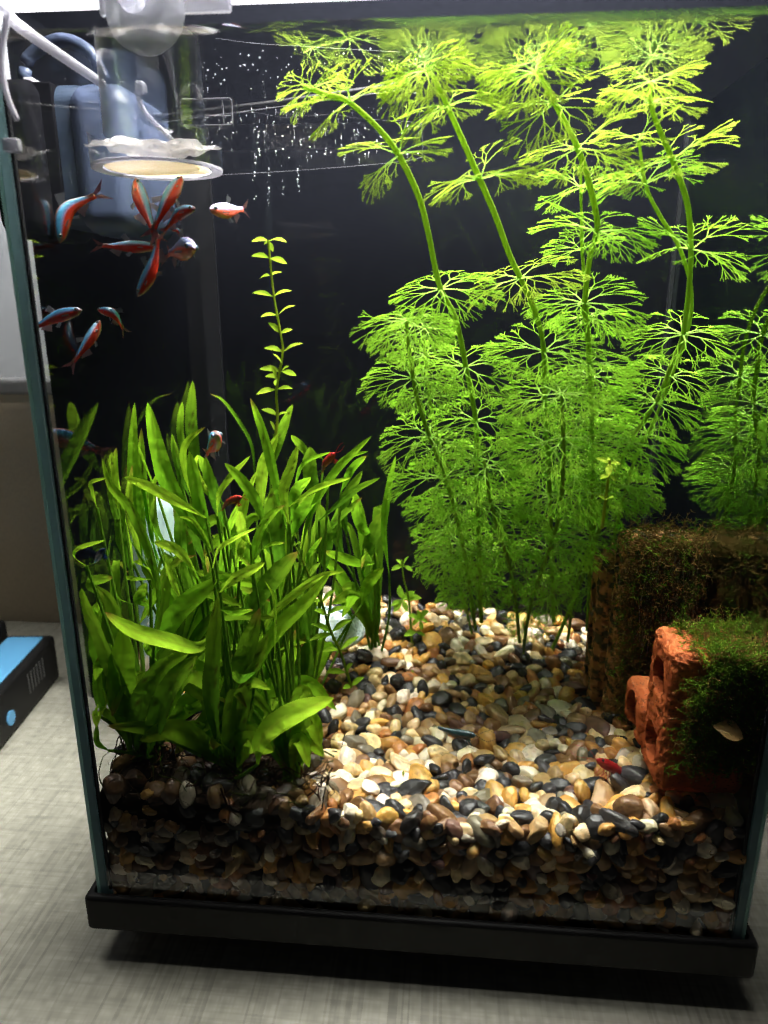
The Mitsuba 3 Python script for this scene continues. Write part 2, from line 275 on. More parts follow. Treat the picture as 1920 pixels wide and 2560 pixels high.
for i in order:                                                        # what tells each pebble from its neighbours
    x, y = pp[i, :2]; nm = KINDS[kn[i]][0]; size = 'large ' if rad[i] > .0047 else 'small ' if rad[i] < .0036 else ''
    row = 'low on the glass' if front[i] and y > 2200 else 'on the front glass' if front[i] and y > 2070 else 'at the back edge' if y < 1640 else 'in the back half' if y < 1760 else 'mid gravel' if y < 1900 else 'near the front'
    colm = 'far left' if x < 480 else 'left' if x < 760 else 'left of centre' if x < 960 else 'right of centre' if x < 1200 else 'right' if x < 1500 else 'beside the bricks'
    for j in near.query(pp[i, :2], 6)[1][1:]:
        j = order[j]; d = pp[j, :2] - pp[i, :2]; rel = ('left of' if d[0] > 0 else 'right of') if abs(d[0]) > abs(d[1]) else ('above' if d[1] > 0 else 'below')
        lab = f"{size}{nm} pebble {row}, {colm}, {rel} a {KINDS[kn[j]][0]} one"
        if lab not in say.values(): break
    say[i] = lab
rest = []
for i in range(Np):
    if i in best:
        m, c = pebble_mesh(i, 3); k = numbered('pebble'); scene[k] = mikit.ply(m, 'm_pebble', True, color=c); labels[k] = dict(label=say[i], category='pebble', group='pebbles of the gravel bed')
    elif seen_any[i] > 1 or R.random() < .2: rest.append(i)
rm = [pebble_mesh(i, 2) for i in rest]
mm, cc = merge([(m.vertices, m.faces, c) for m, c in rm])
labels['gravel'] = dict(label='mixed small pebbles filling the gaps of the gravel bed', category='gravel', kind='stuff')
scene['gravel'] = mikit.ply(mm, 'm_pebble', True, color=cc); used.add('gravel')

ld = []; r = np.random.default_rng(21)
for n in range(170):
    x, y = r.uniform(-.06, .135), r.uniform(.012, .195); z = float(hgt(x, y)) + r.uniform(.0002, .0016); a = r.uniform(0, 6.3); l = r.uniform(.0012, .0055); d = np.array([math.cos(a), math.sin(a), r.normal(0, .2)]) * l; q_ = np.array([-math.sin(a), math.cos(a), .2]) * l * r.uniform(.05, .18)
    ld.append((np.array([[x, y, z], [x, y, z] + d * .5 + q_, [x, y, z] + d, [x, y, z] + d * .5 - q_]), np.array([[0, 1, 2], [0, 2, 3]]), np.tile(rgb(*[(96, 84, 40), (70, 52, 30), (110, 120, 44), (48, 40, 28)][n % 4]), (4, 1))))
m, c = merge(ld); labels['plant_litter'] = dict(label='tiny brown and green bits of plant litter scattered on the gravel', category='litter', kind='stuff'); used.add('plant_litter'); scene['plant_litter'] = mikit.ply(m, 'm_leaf_plain', False, color=c)

# ------------------------------------------------------------------ pale stone
t = thing('pale_stone', 'large pale blue white speckled flat stone at the back left of the gravel', 'stone')
c0 = spot(818, 1572, .120)
v = trimesh.creation.icosphere(4).vertices.copy(); fcs = trimesh.creation.icosphere(4).faces
v *= 1 + .12 * (meshkit.noise(v * 1.3 + 3, 2) - .5)[:, None]
sh = v * [.0225, .006, .0140]; sh[:, 1] -= .0022 * np.exp(-((np.hypot(v[:, 0], v[:, 2]) - .78) / .07) ** 2) * (v[:, 1] < 0) * -1
rot = trimesh.transformations.euler_matrix(-.75, .16, .25)[:3, :3]
spk = meshkit.noise(v * 26, 4); cs = rgb(206, 222, 222) * (.75 + .5 * spk)[:, None]; cs = np.where((spk > .70)[:, None], rgb(120, 150, 155), cs)
add(t, '', (sh @ rot.T + c0, fcs), 'm_pebble_plain', True, color=np.clip(cs, 0, .85))

# ------------------------------------------------------------------ leafy plants on the left
def leaf_mesh(pts, w, tint, seed, petiole=None, young=.0):
    r = np.random.default_rng(seed); n = 26; p = rx(pts, n); t = unit(np.gradient(p, axis=0)); s = np.linspace(0, 1, n)
    face = unit(np.array([r.normal(0, .35), -1.0, r.uniform(.15, .9)])); side = unit(np.cross(t, face)); nor = np.cross(side, t)
    prof = np.interp(s, [0, .08, .22, .42, .62, .8, .92, .97, 1], [.14, .22, .62, .95, 1, .82, .50, .28, .03]); hw = .5 * w * prof
    K = 7; a = np.linspace(-1, 1, K)
    rip = (meshkit.noise(np.stack([np.repeat(s, K) * 11, np.tile(a, n) * 2.2, np.full(n * K, seed * 1.7)], 1), seed) - .5).reshape(n, K)
    wave = np.sin(s * r.uniform(9, 18) + r.uniform(0, 6))[:, None] * a[None] ** 3
    lift = (.28 * np.abs(a)[None] ** 1.6 + .30 * rip + .12 * wave) * hw[:, None]
    V = (p[:, None] + side[:, None] * (a[None] * hw[:, None] * (1 + .10 * rip))[..., None] + nor[:, None] * lift[..., None]).reshape(-1, 3)
    i, j = np.meshgrid(np.arange(n - 1), np.arange(K - 1), indexing='ij'); F = np.stack([i * K + j, i * K + j + 1, (i + 1) * K + j + 1, (i + 1) * K + j], -1).reshape(-1, 4)
    F = np.vstack([F[:, [0, 1, 2]], F[:, [0, 2, 3]]])
    mott = meshkit.fbm(V * 420, 3, seed)[:, None]
    base = np.array(tint) * r.uniform(.8, 1.2)
    yel = np.clip(young + .35 * np.repeat(s, K) ** 3, 0, 1)[:, None]
    c = (base * (1 - yel) + rgb(170, 205, 45) * yel) * (.62 + .76 * mott)
    mid = np.tile(np.abs(a) < .1, n)[:, None]; c = np.where(mid, c * .78, c)
    veins = (np.abs(np.sin(np.repeat(s, K) * 60 + np.tile(np.abs(a), n) * 5)) < .25)[:, None]; c = np.where(veins, c * .88, c)
    if r.random() < .45: c = np.where((meshkit.noise(V * 800, seed) > .84)[:, None], rgb(58, 62, 18), c)
    if r.random() < .22: tipb = np.clip((np.repeat(s, K) - .88) * 9, 0, 1)[:, None]; c = c * (1 - tipb) + rgb(120, 96, 40) * tipb
    parts = [(V, F, np.clip(c, .004, .8))]
    if petiole is not None:
        pm = tube(rx([petiole, petiole * .45 + p[0] * .55 + r.normal(0, .002, 3), p[0]], 7), np.linspace(.0008, max(.0007, .07 * w), 7), 5)
        parts.append((pm.vertices, pm.faces, np.tile(rgb(92, 132, 34), (len(pm.vertices), 1))))
    return merge(parts)
ZO = dict(A=(3.95, 120, 940), B=(3.456, 520, 940), C=(3.95, 140, 1400), D=(3.456, 520, 1360))
GR, DK, LT = rgb(100, 158, 28), rgb(74, 122, 24), rgb(150, 196, 46)
LEAVES = [  # view, points base to tip, width, depth at base, depth at tip, tint, youth
 ('A', [(1640, 1750), (1420, 1350), (1250, 1000), (1120, 640), (985, 262)], 200, .055, .075, GR, 0), ('A', [(560, 1900), (640, 1100), (720, 700), (825, 262)], 135, .075, .085, GR, 0),
 ('A', [(170, 1300), (260, 950), (365, 700)], 95, .060, .060, LT, .1), ('A', [(230, 1300), (350, 950), (475, 748)], 115, .055, .055, LT, .1), ('A', [(165, 1290), (260, 1120), (420, 1040), (580, 1005)], 58, .035, .035, LT, .35),
 ('A', [(1050, 2500), (1120, 2150), (1060, 1750), (930, 1420), (830, 1250), (640, 1060), (470, 800)], 120, .022, .045, GR, .05), ('A', [(1560, 1400), (1250, 1190), (1050, 1070), (900, 1020), (755, 1000)], 125, .040, .030, LT, .3),
 ('A', [(660, 1900), (650, 1400), (680, 1150), (705, 880)], 105, .075, .075, LT, .1), ('A', [(820, 1900), (830, 1300), (880, 1080), (945, 955)], 95, .095, .09, GR, 0), ('A', [(1090, 1700), (1070, 1200), (1075, 960)], 90, .08, .08, GR, .1),
 ('A', [(1090, 1200), (980, 760), (900, 580), (825, 515)], 42, .09, .085, GR, .2), ('A', [(1420, 1200), (1370, 800), (1420, 620), (1552, 503)], 95, .06, .05, GR, .3), ('A', [(1645, 1250), (1570, 1040), (1500, 870), (1480, 775)], 75, .06, .06, LT, .2),
 ('A', [(1720, 1250), (1640, 950), (1490, 780)], 120, .07, .07, DK, 0), ('A', [(1460, 1930), (1330, 1720), (1200, 1650), (1050, 1640)], 115, .03, .03, LT, .2), ('A', [(230, 1870), (280, 1720), (400, 1640), (565, 1620)], 58, .02, .02, LT, .3),
 ('A', [(1650, 1800), (1540, 1560), (1430, 1420), (1285, 1385)], 55, .03, .03, GR, .2), ('A', [(1130, 1200), (1200, 500), (1260, 45)], 140, .17, .17, DK, 0), ('A', [(680, 900), (630, 520), (625, 245)], 100, .15, .15, DK, .1),
 ('A', [(900, 1200), (900, 900), (895, 640)], 85, .15, .15, DK, 0), ('A', [(420, 1650), (470, 1250), (560, 900), (700, 510)], 120, .10, .09, GR, 0), ('A', [(560, 1850), (600, 1400), (680, 1250)], 110, .065, .06, LT, 0), ('A', [(1240, 1800), (1130, 1400), (1060, 1150)], 100, .07, .07, DK, 0),
 ('A', [(300, 1900), (240, 1500), (100, 1150)], 130, .06, .06, DK, 0), ('A', [(420, 1800), (330, 1300), (300, 1050)], 110, .08, .08, GR, 0), ('A', [(360, 1700), (200, 1300), (60, 800)], 70, .07, .05, DK, 0), ('A', [(760, 1900), (760, 1500), (720, 1200)], 100, .10, .10, GR, 0),
 ('A', [(1390, 1900), (1360, 1600), (1310, 1180)], 130, .08, .075, DK, 0), ('A', [(1560, 1900), (1500, 1500), (1440, 1150)], 190, .075, .07, DK, 0), ('A', [(480, 1300), (520, 800), (650, 560)], 90, .14, .13, DK, 0), ('A', [(380, 1100), (430, 720), (640, 560)], 50, .14, .13, DK, 0),
 ('B', [(690, 1350), (640, 1050), (560, 650), (470, 380), (368, 192)], 105, .05, .06, GR, .05), ('B', [(460, 1200), (480, 800), (608, 498)], 125, .075, .07, LT, .1), ('B', [(700, 1280), (660, 1000), (720, 800), (778, 600)], 112, .045, .05, LT, .2),
 ('B', [(520, 1350), (420, 1080), (300, 900), (145, 752)], 115, .035, .035, GR, .05), ('B', [(80, 1210), (130, 1000), (230, 850), (365, 690)], 85, .05, .05, LT, .15), ('B', [(700, 1130), (900, 980), (1060, 910), (1232, 880)], 65, .05, .055, LT, .15),
 ('B', [(810, 1500), (870, 1250), (980, 1000), (1120, 800), (1280, 640), (1412, 518)], 85, .05, .075, GR, .05), ('B', [(1040, 870), (1150, 730), (1250, 680), (1382, 650)], 45, .10, .10, GR, .1), ('B', [(1150, 1000), (1260, 780), (1368, 688)], 85, .11, .11, GR, 0),
 ('B', [(1565, 1700), (1530, 1350), (1550, 1100), (1590, 850), (1622, 690)], 85, .13, .13, GR, 0), ('B', [(540, 900), (640, 550), (735, 240)], 140, .15, .15, DK, .1), ('B', [(930, 760), (830, 590), (718, 512)], 80, .13, .13, DK, .1), ('B', [(1000, 720), (940, 660), (880, 610)], 35, .13, .13, DK, .1),
 ('B', [(410, 950), (400, 600), (300, 380), (150, 200), (20, 155)], 38, .17, .17, DK, 0), ('B', [(950, 1150), (900, 850), (880, 610)], 160, .12, .12, DK, 0), ('B', [(650, 1700), (620, 1350), (570, 950)], 240, .06, .055, DK, 0), ('B', [(380, 1650), (450, 1350), (560, 1190), (665, 1115)], 105, .025, .03, GR, .1),
 ('B', [(40, 1659), (150, 1440), (280, 1350), (420, 1310)], 50, .022, .025, LT, .25), ('B', [(370, 1460), (330, 1300), (270, 1165)], 105, .03, .035, LT, .15), ('B', [(1430, 1622), (1300, 1600), (1150, 1550), (1000, 1512)], 110, .12, .11, GR, .1), ('B', [(1420, 1400), (1330, 1250), (1260, 1040)], 120, .14, .14, GR, .05),
 ('B', [(740, 1380), (820, 1180), (955, 1005)], 145, .055, .06, GR, 0), ('B', [(960, 1250), (1150, 1080), (1300, 960), (1485, 880)], 72, .09, .10, DK, 0), ('B', [(1330, 1700), (1420, 1400), (1505, 1175)], 160, .14, .14, DK, 0), ('B', [(1010, 1700), (1020, 1350), (960, 1100)], 170, .12, .12, DK, 0),
 ('B', [(740, 990), (860, 720), (1060, 655)], 48, .10, .10, GR, .05), ('B', [(1200, 1400), (1180, 1100), (1335, 818)], 105, .13, .13, DK, 0), ('B', [(730, 1400), (780, 1000), (890, 870)], 150, .08, .08, GR, 0), ('B', [(900, 1500), (1100, 1250), (1330, 1050)], 80, .13, .13, DK, 0),
 ('B', [(1180, 1600), (1130, 1300), (1180, 1050)], 130, .14, .14, DK, 0), ('B', [(840, 1640), (900, 1500), (985, 1390)], 60, .06, .06, GR, 0), ('B', [(200, 1500), (250, 1300), (240, 1260)], 90, .04, .04, GR, 0), ('B', [(280, 1600), (310, 1480), (330, 1390)], 80, .03, .03, LT, .1),
 ('B', [(40, 1500), (-40, 1150), (-160, 650)], 150, .045, .05, GR, 0), ('B', [(140, 1300), (60, 950), (-20, 700)], 140, .06, .06, DK, 0), ('B', [(470, 1500), (560, 1435), (665, 1440)], 40, .03, .03, GR, .2), ('B', [(240, 1650), (340, 1100), (420, 820)], 100, .06, .06, LT, 0),
 ('C', [(1620, 640), (1420, 850), (1150, 790), (850, 710), (650, 620), (485, 512)], 190, .016, .012, LT, .15), ('C', [(735, 1900), (690, 1350), (680, 1050), (690, 850), (650, 660)], 330, .022, .016, GR, .1), ('C', [(480, 1600), (440, 1350), (415, 1150), (390, 930)], 130, .025, .022, GR, 0),
 ('C', [(800, 1950), (870, 1400), (1080, 1030), (1330, 900)], 240, .022, .018, DK, 0), ('C', [(900, 1950), (1050, 1500), (1200, 1150), (1395, 945)], 280, .016, .012, DK, 0), ('C', [(940, 480), (880, 350), (890, 225)], 190, .045, .045, GR, .1), ('C', [(140, 350), (300, 200), (450, 150), (558, 172)], 130, .03, .03, DK, .1),
 ('C', [(960, 950), (1230, 500), (1595, 190)], 260, .03, .022, GR, 0), ('C', [(1640, 1950), (1590, 1400), (1600, 900), (1600, 350)], 220, .014, .014, DK, 0), ('C', [(1250, 1430), (1400, 1380), (1540, 1330)], 110, .03, .03, GR, .1), ('C', [(270, 1300), (250, 900), (220, 600), (160, 430)], 210, .03, .028, GR, 0),
 ('C', [(520, 830), (400, 790), (330, 790)], 50, .025, .025, LT, .2), ('C', [(430, 1540), (370, 1480), (310, 1415)], 34, .015, .015, LT, .1), ('C', [(520, 1880), (400, 1760), (300, 1620)], 70, .014, .012, GR, .0), ('C', [(330, 420), (380, 430), (410, 390)], 100, .03, .03, GR, .1), ('C', [(740, 430), (670, 310), (590, 230)], 40, .04, .04, GR, .1),
 ('C', [(930, 190), (810, 150), (690, 165)], 55, .03, .03, GR, .2), ('C', [(1240, 400), (1170, 200), (1080, 0)], 70, .03, .03, LT, .1), ('C', [(1480, 300), (1380, 130), (1300, 0)], 80, .03, .03, GR, .1), ('C', [(780, 1900), (900, 1650), (950, 1500)], 110, .02, .02, DK, 0), ('C', [(1000, 1000), (950, 850), (880, 780)], 90, .03, .03, GR, .1),
 ('D', [(300, 1550), (420, 1050), (600, 750), (850, 500), (1065, 238)], 170, .02, .025, GR, .05), ('D', [(430, 860), (560, 600), (800, 380), (1000, 260), (1175, 238)], 85, .028, .032, LT, .1), ('D', [(430, 1900), (480, 1650), (620, 1480), (820, 1370), (1085, 1330)], 230, .011, .018, LT, .08),
 ('D', [(585, 938), (700, 880), (852, 850)], 85, .045, .06, LT, .1), ('D', [(105, 418), (250, 280), (380, 210), (493, 160)], 105, .018, .022, LT, .3), ('D', [(575, 1000), (590, 600), (565, 420), (490, 318)], 30, .016, .016, GR, .2), ('D', [(300, 700), (450, 450), (600, 250), (775, 65)], 210, .035, .035, DK, 0),
 ('D', [(120, 572), (260, 570), (388, 565)], 60, .016, .018, GR, .1), ('D', [(60, 1750), (200, 1300), (350, 900), (450, 550)], 220, .022, .02, DK, 0), ('D', [(220, 1650), (350, 1200), (520, 780)], 190, .018, .018, DK, 0), ('D', [(1330, 520), (1380, 350), (1515, 205)], 120, .12, .12, GR, .1),
 ('D', [(430, 1095), (330, 1090), (215, 1100)], 90, .016, .016, DK, 0), ('D', [(90, 1900), (40, 1300), (20, 650)], 130, .013, .013, DK, 0), ('D', [(1250, 640), (1180, 500), (1080, 300)], 90, .12, .12, DK, 0), ('D', [(780, 350), (760, 280), (740, 220)], 55, .06, .06, GR, 0)]
CROWN = np.array([(-.128, .030), (-.112, .085), (-.086, .022), (-.082, .065), (-.098, .15), (-.058, .030), (-.066, .100), (-.030, .155), (-.128, .14)])
names = ['leafy green plant in the far left front corner by the glass edge', 'tall leafy plant behind the left front corner', 'broad leaved plant with the big pale leaf by the front glass', 'tall dense leafy plant in the middle of the left clump',
         'dark leafy plant at the back left near the rear glass', 'low leafy plant whose long leaves lean over the gravel', 'upright leafy plant on the right side of the left clump', 'shaded leafy plant at the back between the clump and feathery plants', 'leafy plant at the rear left corner of the aquarium']
pk = [thing('leafy_plant', n, 'plant') for n in names]
def put_leaf(pts, w, tint, seed, young):
    b = pts[0]; d = np.linalg.norm((CROWN - b[:2]) * [1, 1.3], axis=1); k = int(np.argmin(d)); c = CROWN[k]
    g0 = np.array([c[0] + (seed % 7 - 3) * .0015, c[1] + (seed % 5 - 2) * .0012, float(hgt(*c)) - .004]); pet = g0 if b[2] > g0[2] + .004 else None
    m, cl = leaf_mesh(pts, w, tint, seed, pet, young); add(pk[k], 'leaf', m, 'm_leaf', True, color=cl)
for n, (z, pts, w, y0, y1, tint, yg) in enumerate(LEAVES):
    s, ox, oy = ZO[z]; L = len(pts); P3 = np.array([spot(ox + x / s, oy + y / s, y0 + (y1 - y0) * i / (L - 1)) for i, (x, y) in enumerate(pts)])
    P3[:, 0] = np.maximum(P3[:, 0], -.1435); P3[:, 1] = np.clip(P3[:, 1], .0075, .2)
    wm = .86 * w / s * (P3[L // 2] - EYE) @ FWD / FPX
    bow = np.sin(np.linspace(0, np.pi, L)); P3[:, 1] -= bow * R.uniform(0, .010); P3[:, 1] = np.maximum(P3[:, 1], .0075)
    put_leaf(P3, wm, tint, n, yg)
for n in range(112):                                                    # the leaves behind, seen in the gaps
    k = int(R.choice(9, p=[.14, .16, .08, .17, .12, .06, .13, .07, .07])); c = CROWN[k]; a = R.uniform(0, 6.28); H = R.uniform(.05, .115) * (1.0 if k not in (2, 5) else .6); o = R.uniform(.018, .055)
    b = np.array([c[0], c[1], float(hgt(*c)) + .002]); d = np.array([math.cos(a), math.sin(a) * .8, 0])
    pts = np.array([b, b + d * o * .3 + [0, 0, H * .4], b + d * o * .7 + [0, 0, H * .8], b + d * o * 1.25 + [0, 0, H * R.uniform(.62, 1.0)]])
    pts[:, 0] = np.clip(pts[:, 0], -.1425, -.030 if c[1] > .14 else -.062); pts[:, 1] = np.clip(pts[:, 1], .012, .198)
    put_leaf(pts, R.uniform(.005, .0092), GR if R.random() < .3 else DK, 500 + n, R.choice([0, 0, .1]))
mv = np.stack(np.meshgrid(np.linspace(-.1443, -.046, 60), np.linspace(0, 1, 50), indexing='ij'), -1); ux = (mv[..., 0] + .1443) / .0983; q_ = mv[..., 1]
my = np.where(q_ < .4, .0062 + .0006 * q_, .0062 + (q_ - .4) / .6 * .085); mz = np.where(q_ < .4, .040 + (hgt(mv[..., 0], .01) - .002 - .040) * q_ / .4, hgt(mv[..., 0], my) - .003)
fall = np.clip((1 - ux) * 7, 0, 1) * np.clip((1 - (q_ - .4) / .6) * 5, 0, 1); mp = np.stack([mv[..., 0], my, mz], -1); nz = meshkit.fbm(mp.reshape(-1, 3) * 190, 3, 6).reshape(mz.shape) - .5
mz = mz + np.where(q_ < .4, .010, .018) * nz - (1 - fall) * .018; my = my + .009 * np.abs(nz) + (1 - fall) * .006 + (q_ < .4) * np.clip((.056 - mz) / .016, 0, 1) * .012
i60 = np.arange(3000).reshape(60, 50); fq_ = np.stack([i60[:-1, :-1], i60[1:, :-1], i60[1:, 1:], i60[:-1, 1:]], -1).reshape(-1, 4)
t = thing('root_mass', 'dark brown root mass and soil under the left leafy plants', 'soil'); add(t, '', (np.stack([mv[..., 0], my, mz], -1).reshape(-1, 3), fq_), 'm_soil', True)
for n in range(46):                                                    # low arching leaves that hide the leaf stalks
    k = int(R.choice([0, 1, 2, 3, 5, 6], p=[.22, .12, .26, .14, .16, .10])); c = CROWN[k]; a = R.uniform(-2.9, -.2) if n % 4 else R.uniform(0, 3.1); H = R.uniform(.022, .058); o = R.uniform(.018, .040)
    b = np.array([c[0], c[1], float(hgt(*c)) + .001]); d = np.array([math.cos(a), math.sin(a) * .45, 0])
    pts = np.array([b, b + d * o * .35 + [0, 0, H * .55], b + d * o * .85 + [0, 0, H * .95], b + d * o * 1.5 + [0, 0, H * R.uniform(.5, 1.0)]])
    pts[:, 0] = np.clip(pts[:, 0], -.1425, -.040); pts[:, 1] = np.clip(pts[:, 1], .0095, .198)
    put_leaf(pts, R.uniform(.0075, .0125), (GR, DK, GR, LT)[n % 4], 800 + n, R.choice([0, 0, .15]))
# brown roots and rhizomes at the foot of the left clump
rt = []
for n in range(230):
    k = int(R.choice([0, 0, 2, 2, 2, 5, 5, 3])); c = CROWN[k] + R.normal(0, [.017, .010]); x, y = np.clip(c[0], -.142, -.04), np.clip(c[1], .007, .2); z = float(hgt(x, y))
    p = np.array([x, y, z + R.uniform(-.002, .010)]); q = [p]
    dr_ = unit(np.array([R.normal(), R.normal() * .5 - .25, R.normal() - .25]))
    for _ in range(5): dr_ = unit(dr_ + R.normal(0, .45, 3)); p = p + dr_ * R.uniform(.002, .0065); p[1] = max(p[1], .0068); p[0] = np.clip(p[0], -.1435, -.03); q.append(p)
    m = tube(rx(q, 9), np.linspace(.00036, .00014, 9) * R.uniform(.6, 1.5), 4, False); rt.append((m.vertices, m.faces, np.tile(rgb(*[(46, 30, 18), (64, 44, 26), (30, 22, 16), (52, 58, 24)][n % 4]), (len(m.vertices), 1))))
labels['plant_roots'] = dict(label='tangle of dark brown roots at the foot of the left leafy plants', category='roots', kind='stuff'); used.add('plant_roots')
m, c = merge(rt); scene['plant_roots'] = mikit.ply(m, 'm_stem', True, color=c)

# ------------------------------------------------------------------ feathery plants on the right
def frond(seed, tint, tip, lean):
    r = np.random.default_rng(seed); segs = []
    def grow(p, a, L, w, lev, s):
        q = p + L * np.array([math.cos(a), math.sin(a)]); w2 = max(w * .82, .0150); segs.append((p, q, w, w2, s, s + L))
        if lev == 4 or (lev == 3 and r.random() < .10): return
        ks = [-.50, .0, .50] if lev == 0 else ([-.34, .30] if r.random() < (.80 if lev == 1 else .66) else [-.42, 0, .42])
        for k in ks: grow(q, a + (k + r.normal(0, .09)) * (1.15 if lev < 2 else .78), LEN[lev + 1] * r.uniform(.75, 1.2), w2 * .88, lev + 1, s + L)
    LEN = [.30, .26, .20, .155, .125]; grow(np.zeros(2), 0., .28, .038, 0, 0.)
    V, F, C, o = [], [], [], 0
    kx, ky = r.uniform(.18, .46), r.uniform(.0, .25); tw = r.normal(0, .15)
    def lift(x, y): return np.array([x, y, lean * x - kx * x * x + ky * y * y * -1 + tw * y * .6])
    for p, q, w0, w1, s0, s1 in segs:
        d = (q - p) / np.linalg.norm(q - p); n = np.array([-d[1], d[0]])
        for e, w in ((p, w0), (q, w1)):
            for u, h in ((-.5, 0), (.5, 0), (0, .55)): V.append(lift(*(e + n * u * w)) + [0, 0, h * w])
        for k in range(3): l = (k + 1) % 3; F += [[o + k, o + l, o + 3 + l], [o + k, o + 3 + l, o + 3 + k]]
        for s in (s0, s0, s0, s1, s1, s1): f = min(s / .95, 1); C.append((rgb(176, 210, 110) * (1 - f) + np.array(tint) * f) if f < .35 else np.array(tint) * (1 - .5 * max(f - .7, 0)) + np.array(tip) * .5 * max(f - .7, 0))
        o += 6
    return np.array(V), np.array(F), np.clip(np.array(C), 0, .8)
TINTS = [(rgb(138, 188, 50), rgb(156, 204, 60)), (rgb(138, 182, 54), rgb(158, 200, 66)), (rgb(154, 178, 62), rgb(186, 204, 84))]
FR = {}
for ti, (a, b) in enumerate(TINTS):
    for s in range(6):
        for ln, lv in enumerate((.14, .42)):
            v, f, c = frond(40 + s + 10 * ln, a, b, lv); FR[ti, s, ln] = mikit.ply((v, f), 'm_frond', True, color=c)
def place_frond(plant, proto, P0, x_axis, z_axis, size):
    x = unit(x_axis); y = unit(np.cross(z_axis, x)); z = np.cross(x, y); m = np.eye(4); m[:3, 0], m[:3, 1], m[:3, 2], m[:3, 3] = x * size, y * size, z * size, P0
    k = numbered(plant + '__leaf'); scene[k] = {**proto, 'to_world': T(m)}
def dy(py): return .055 + .105 * (py - 160) / 1340
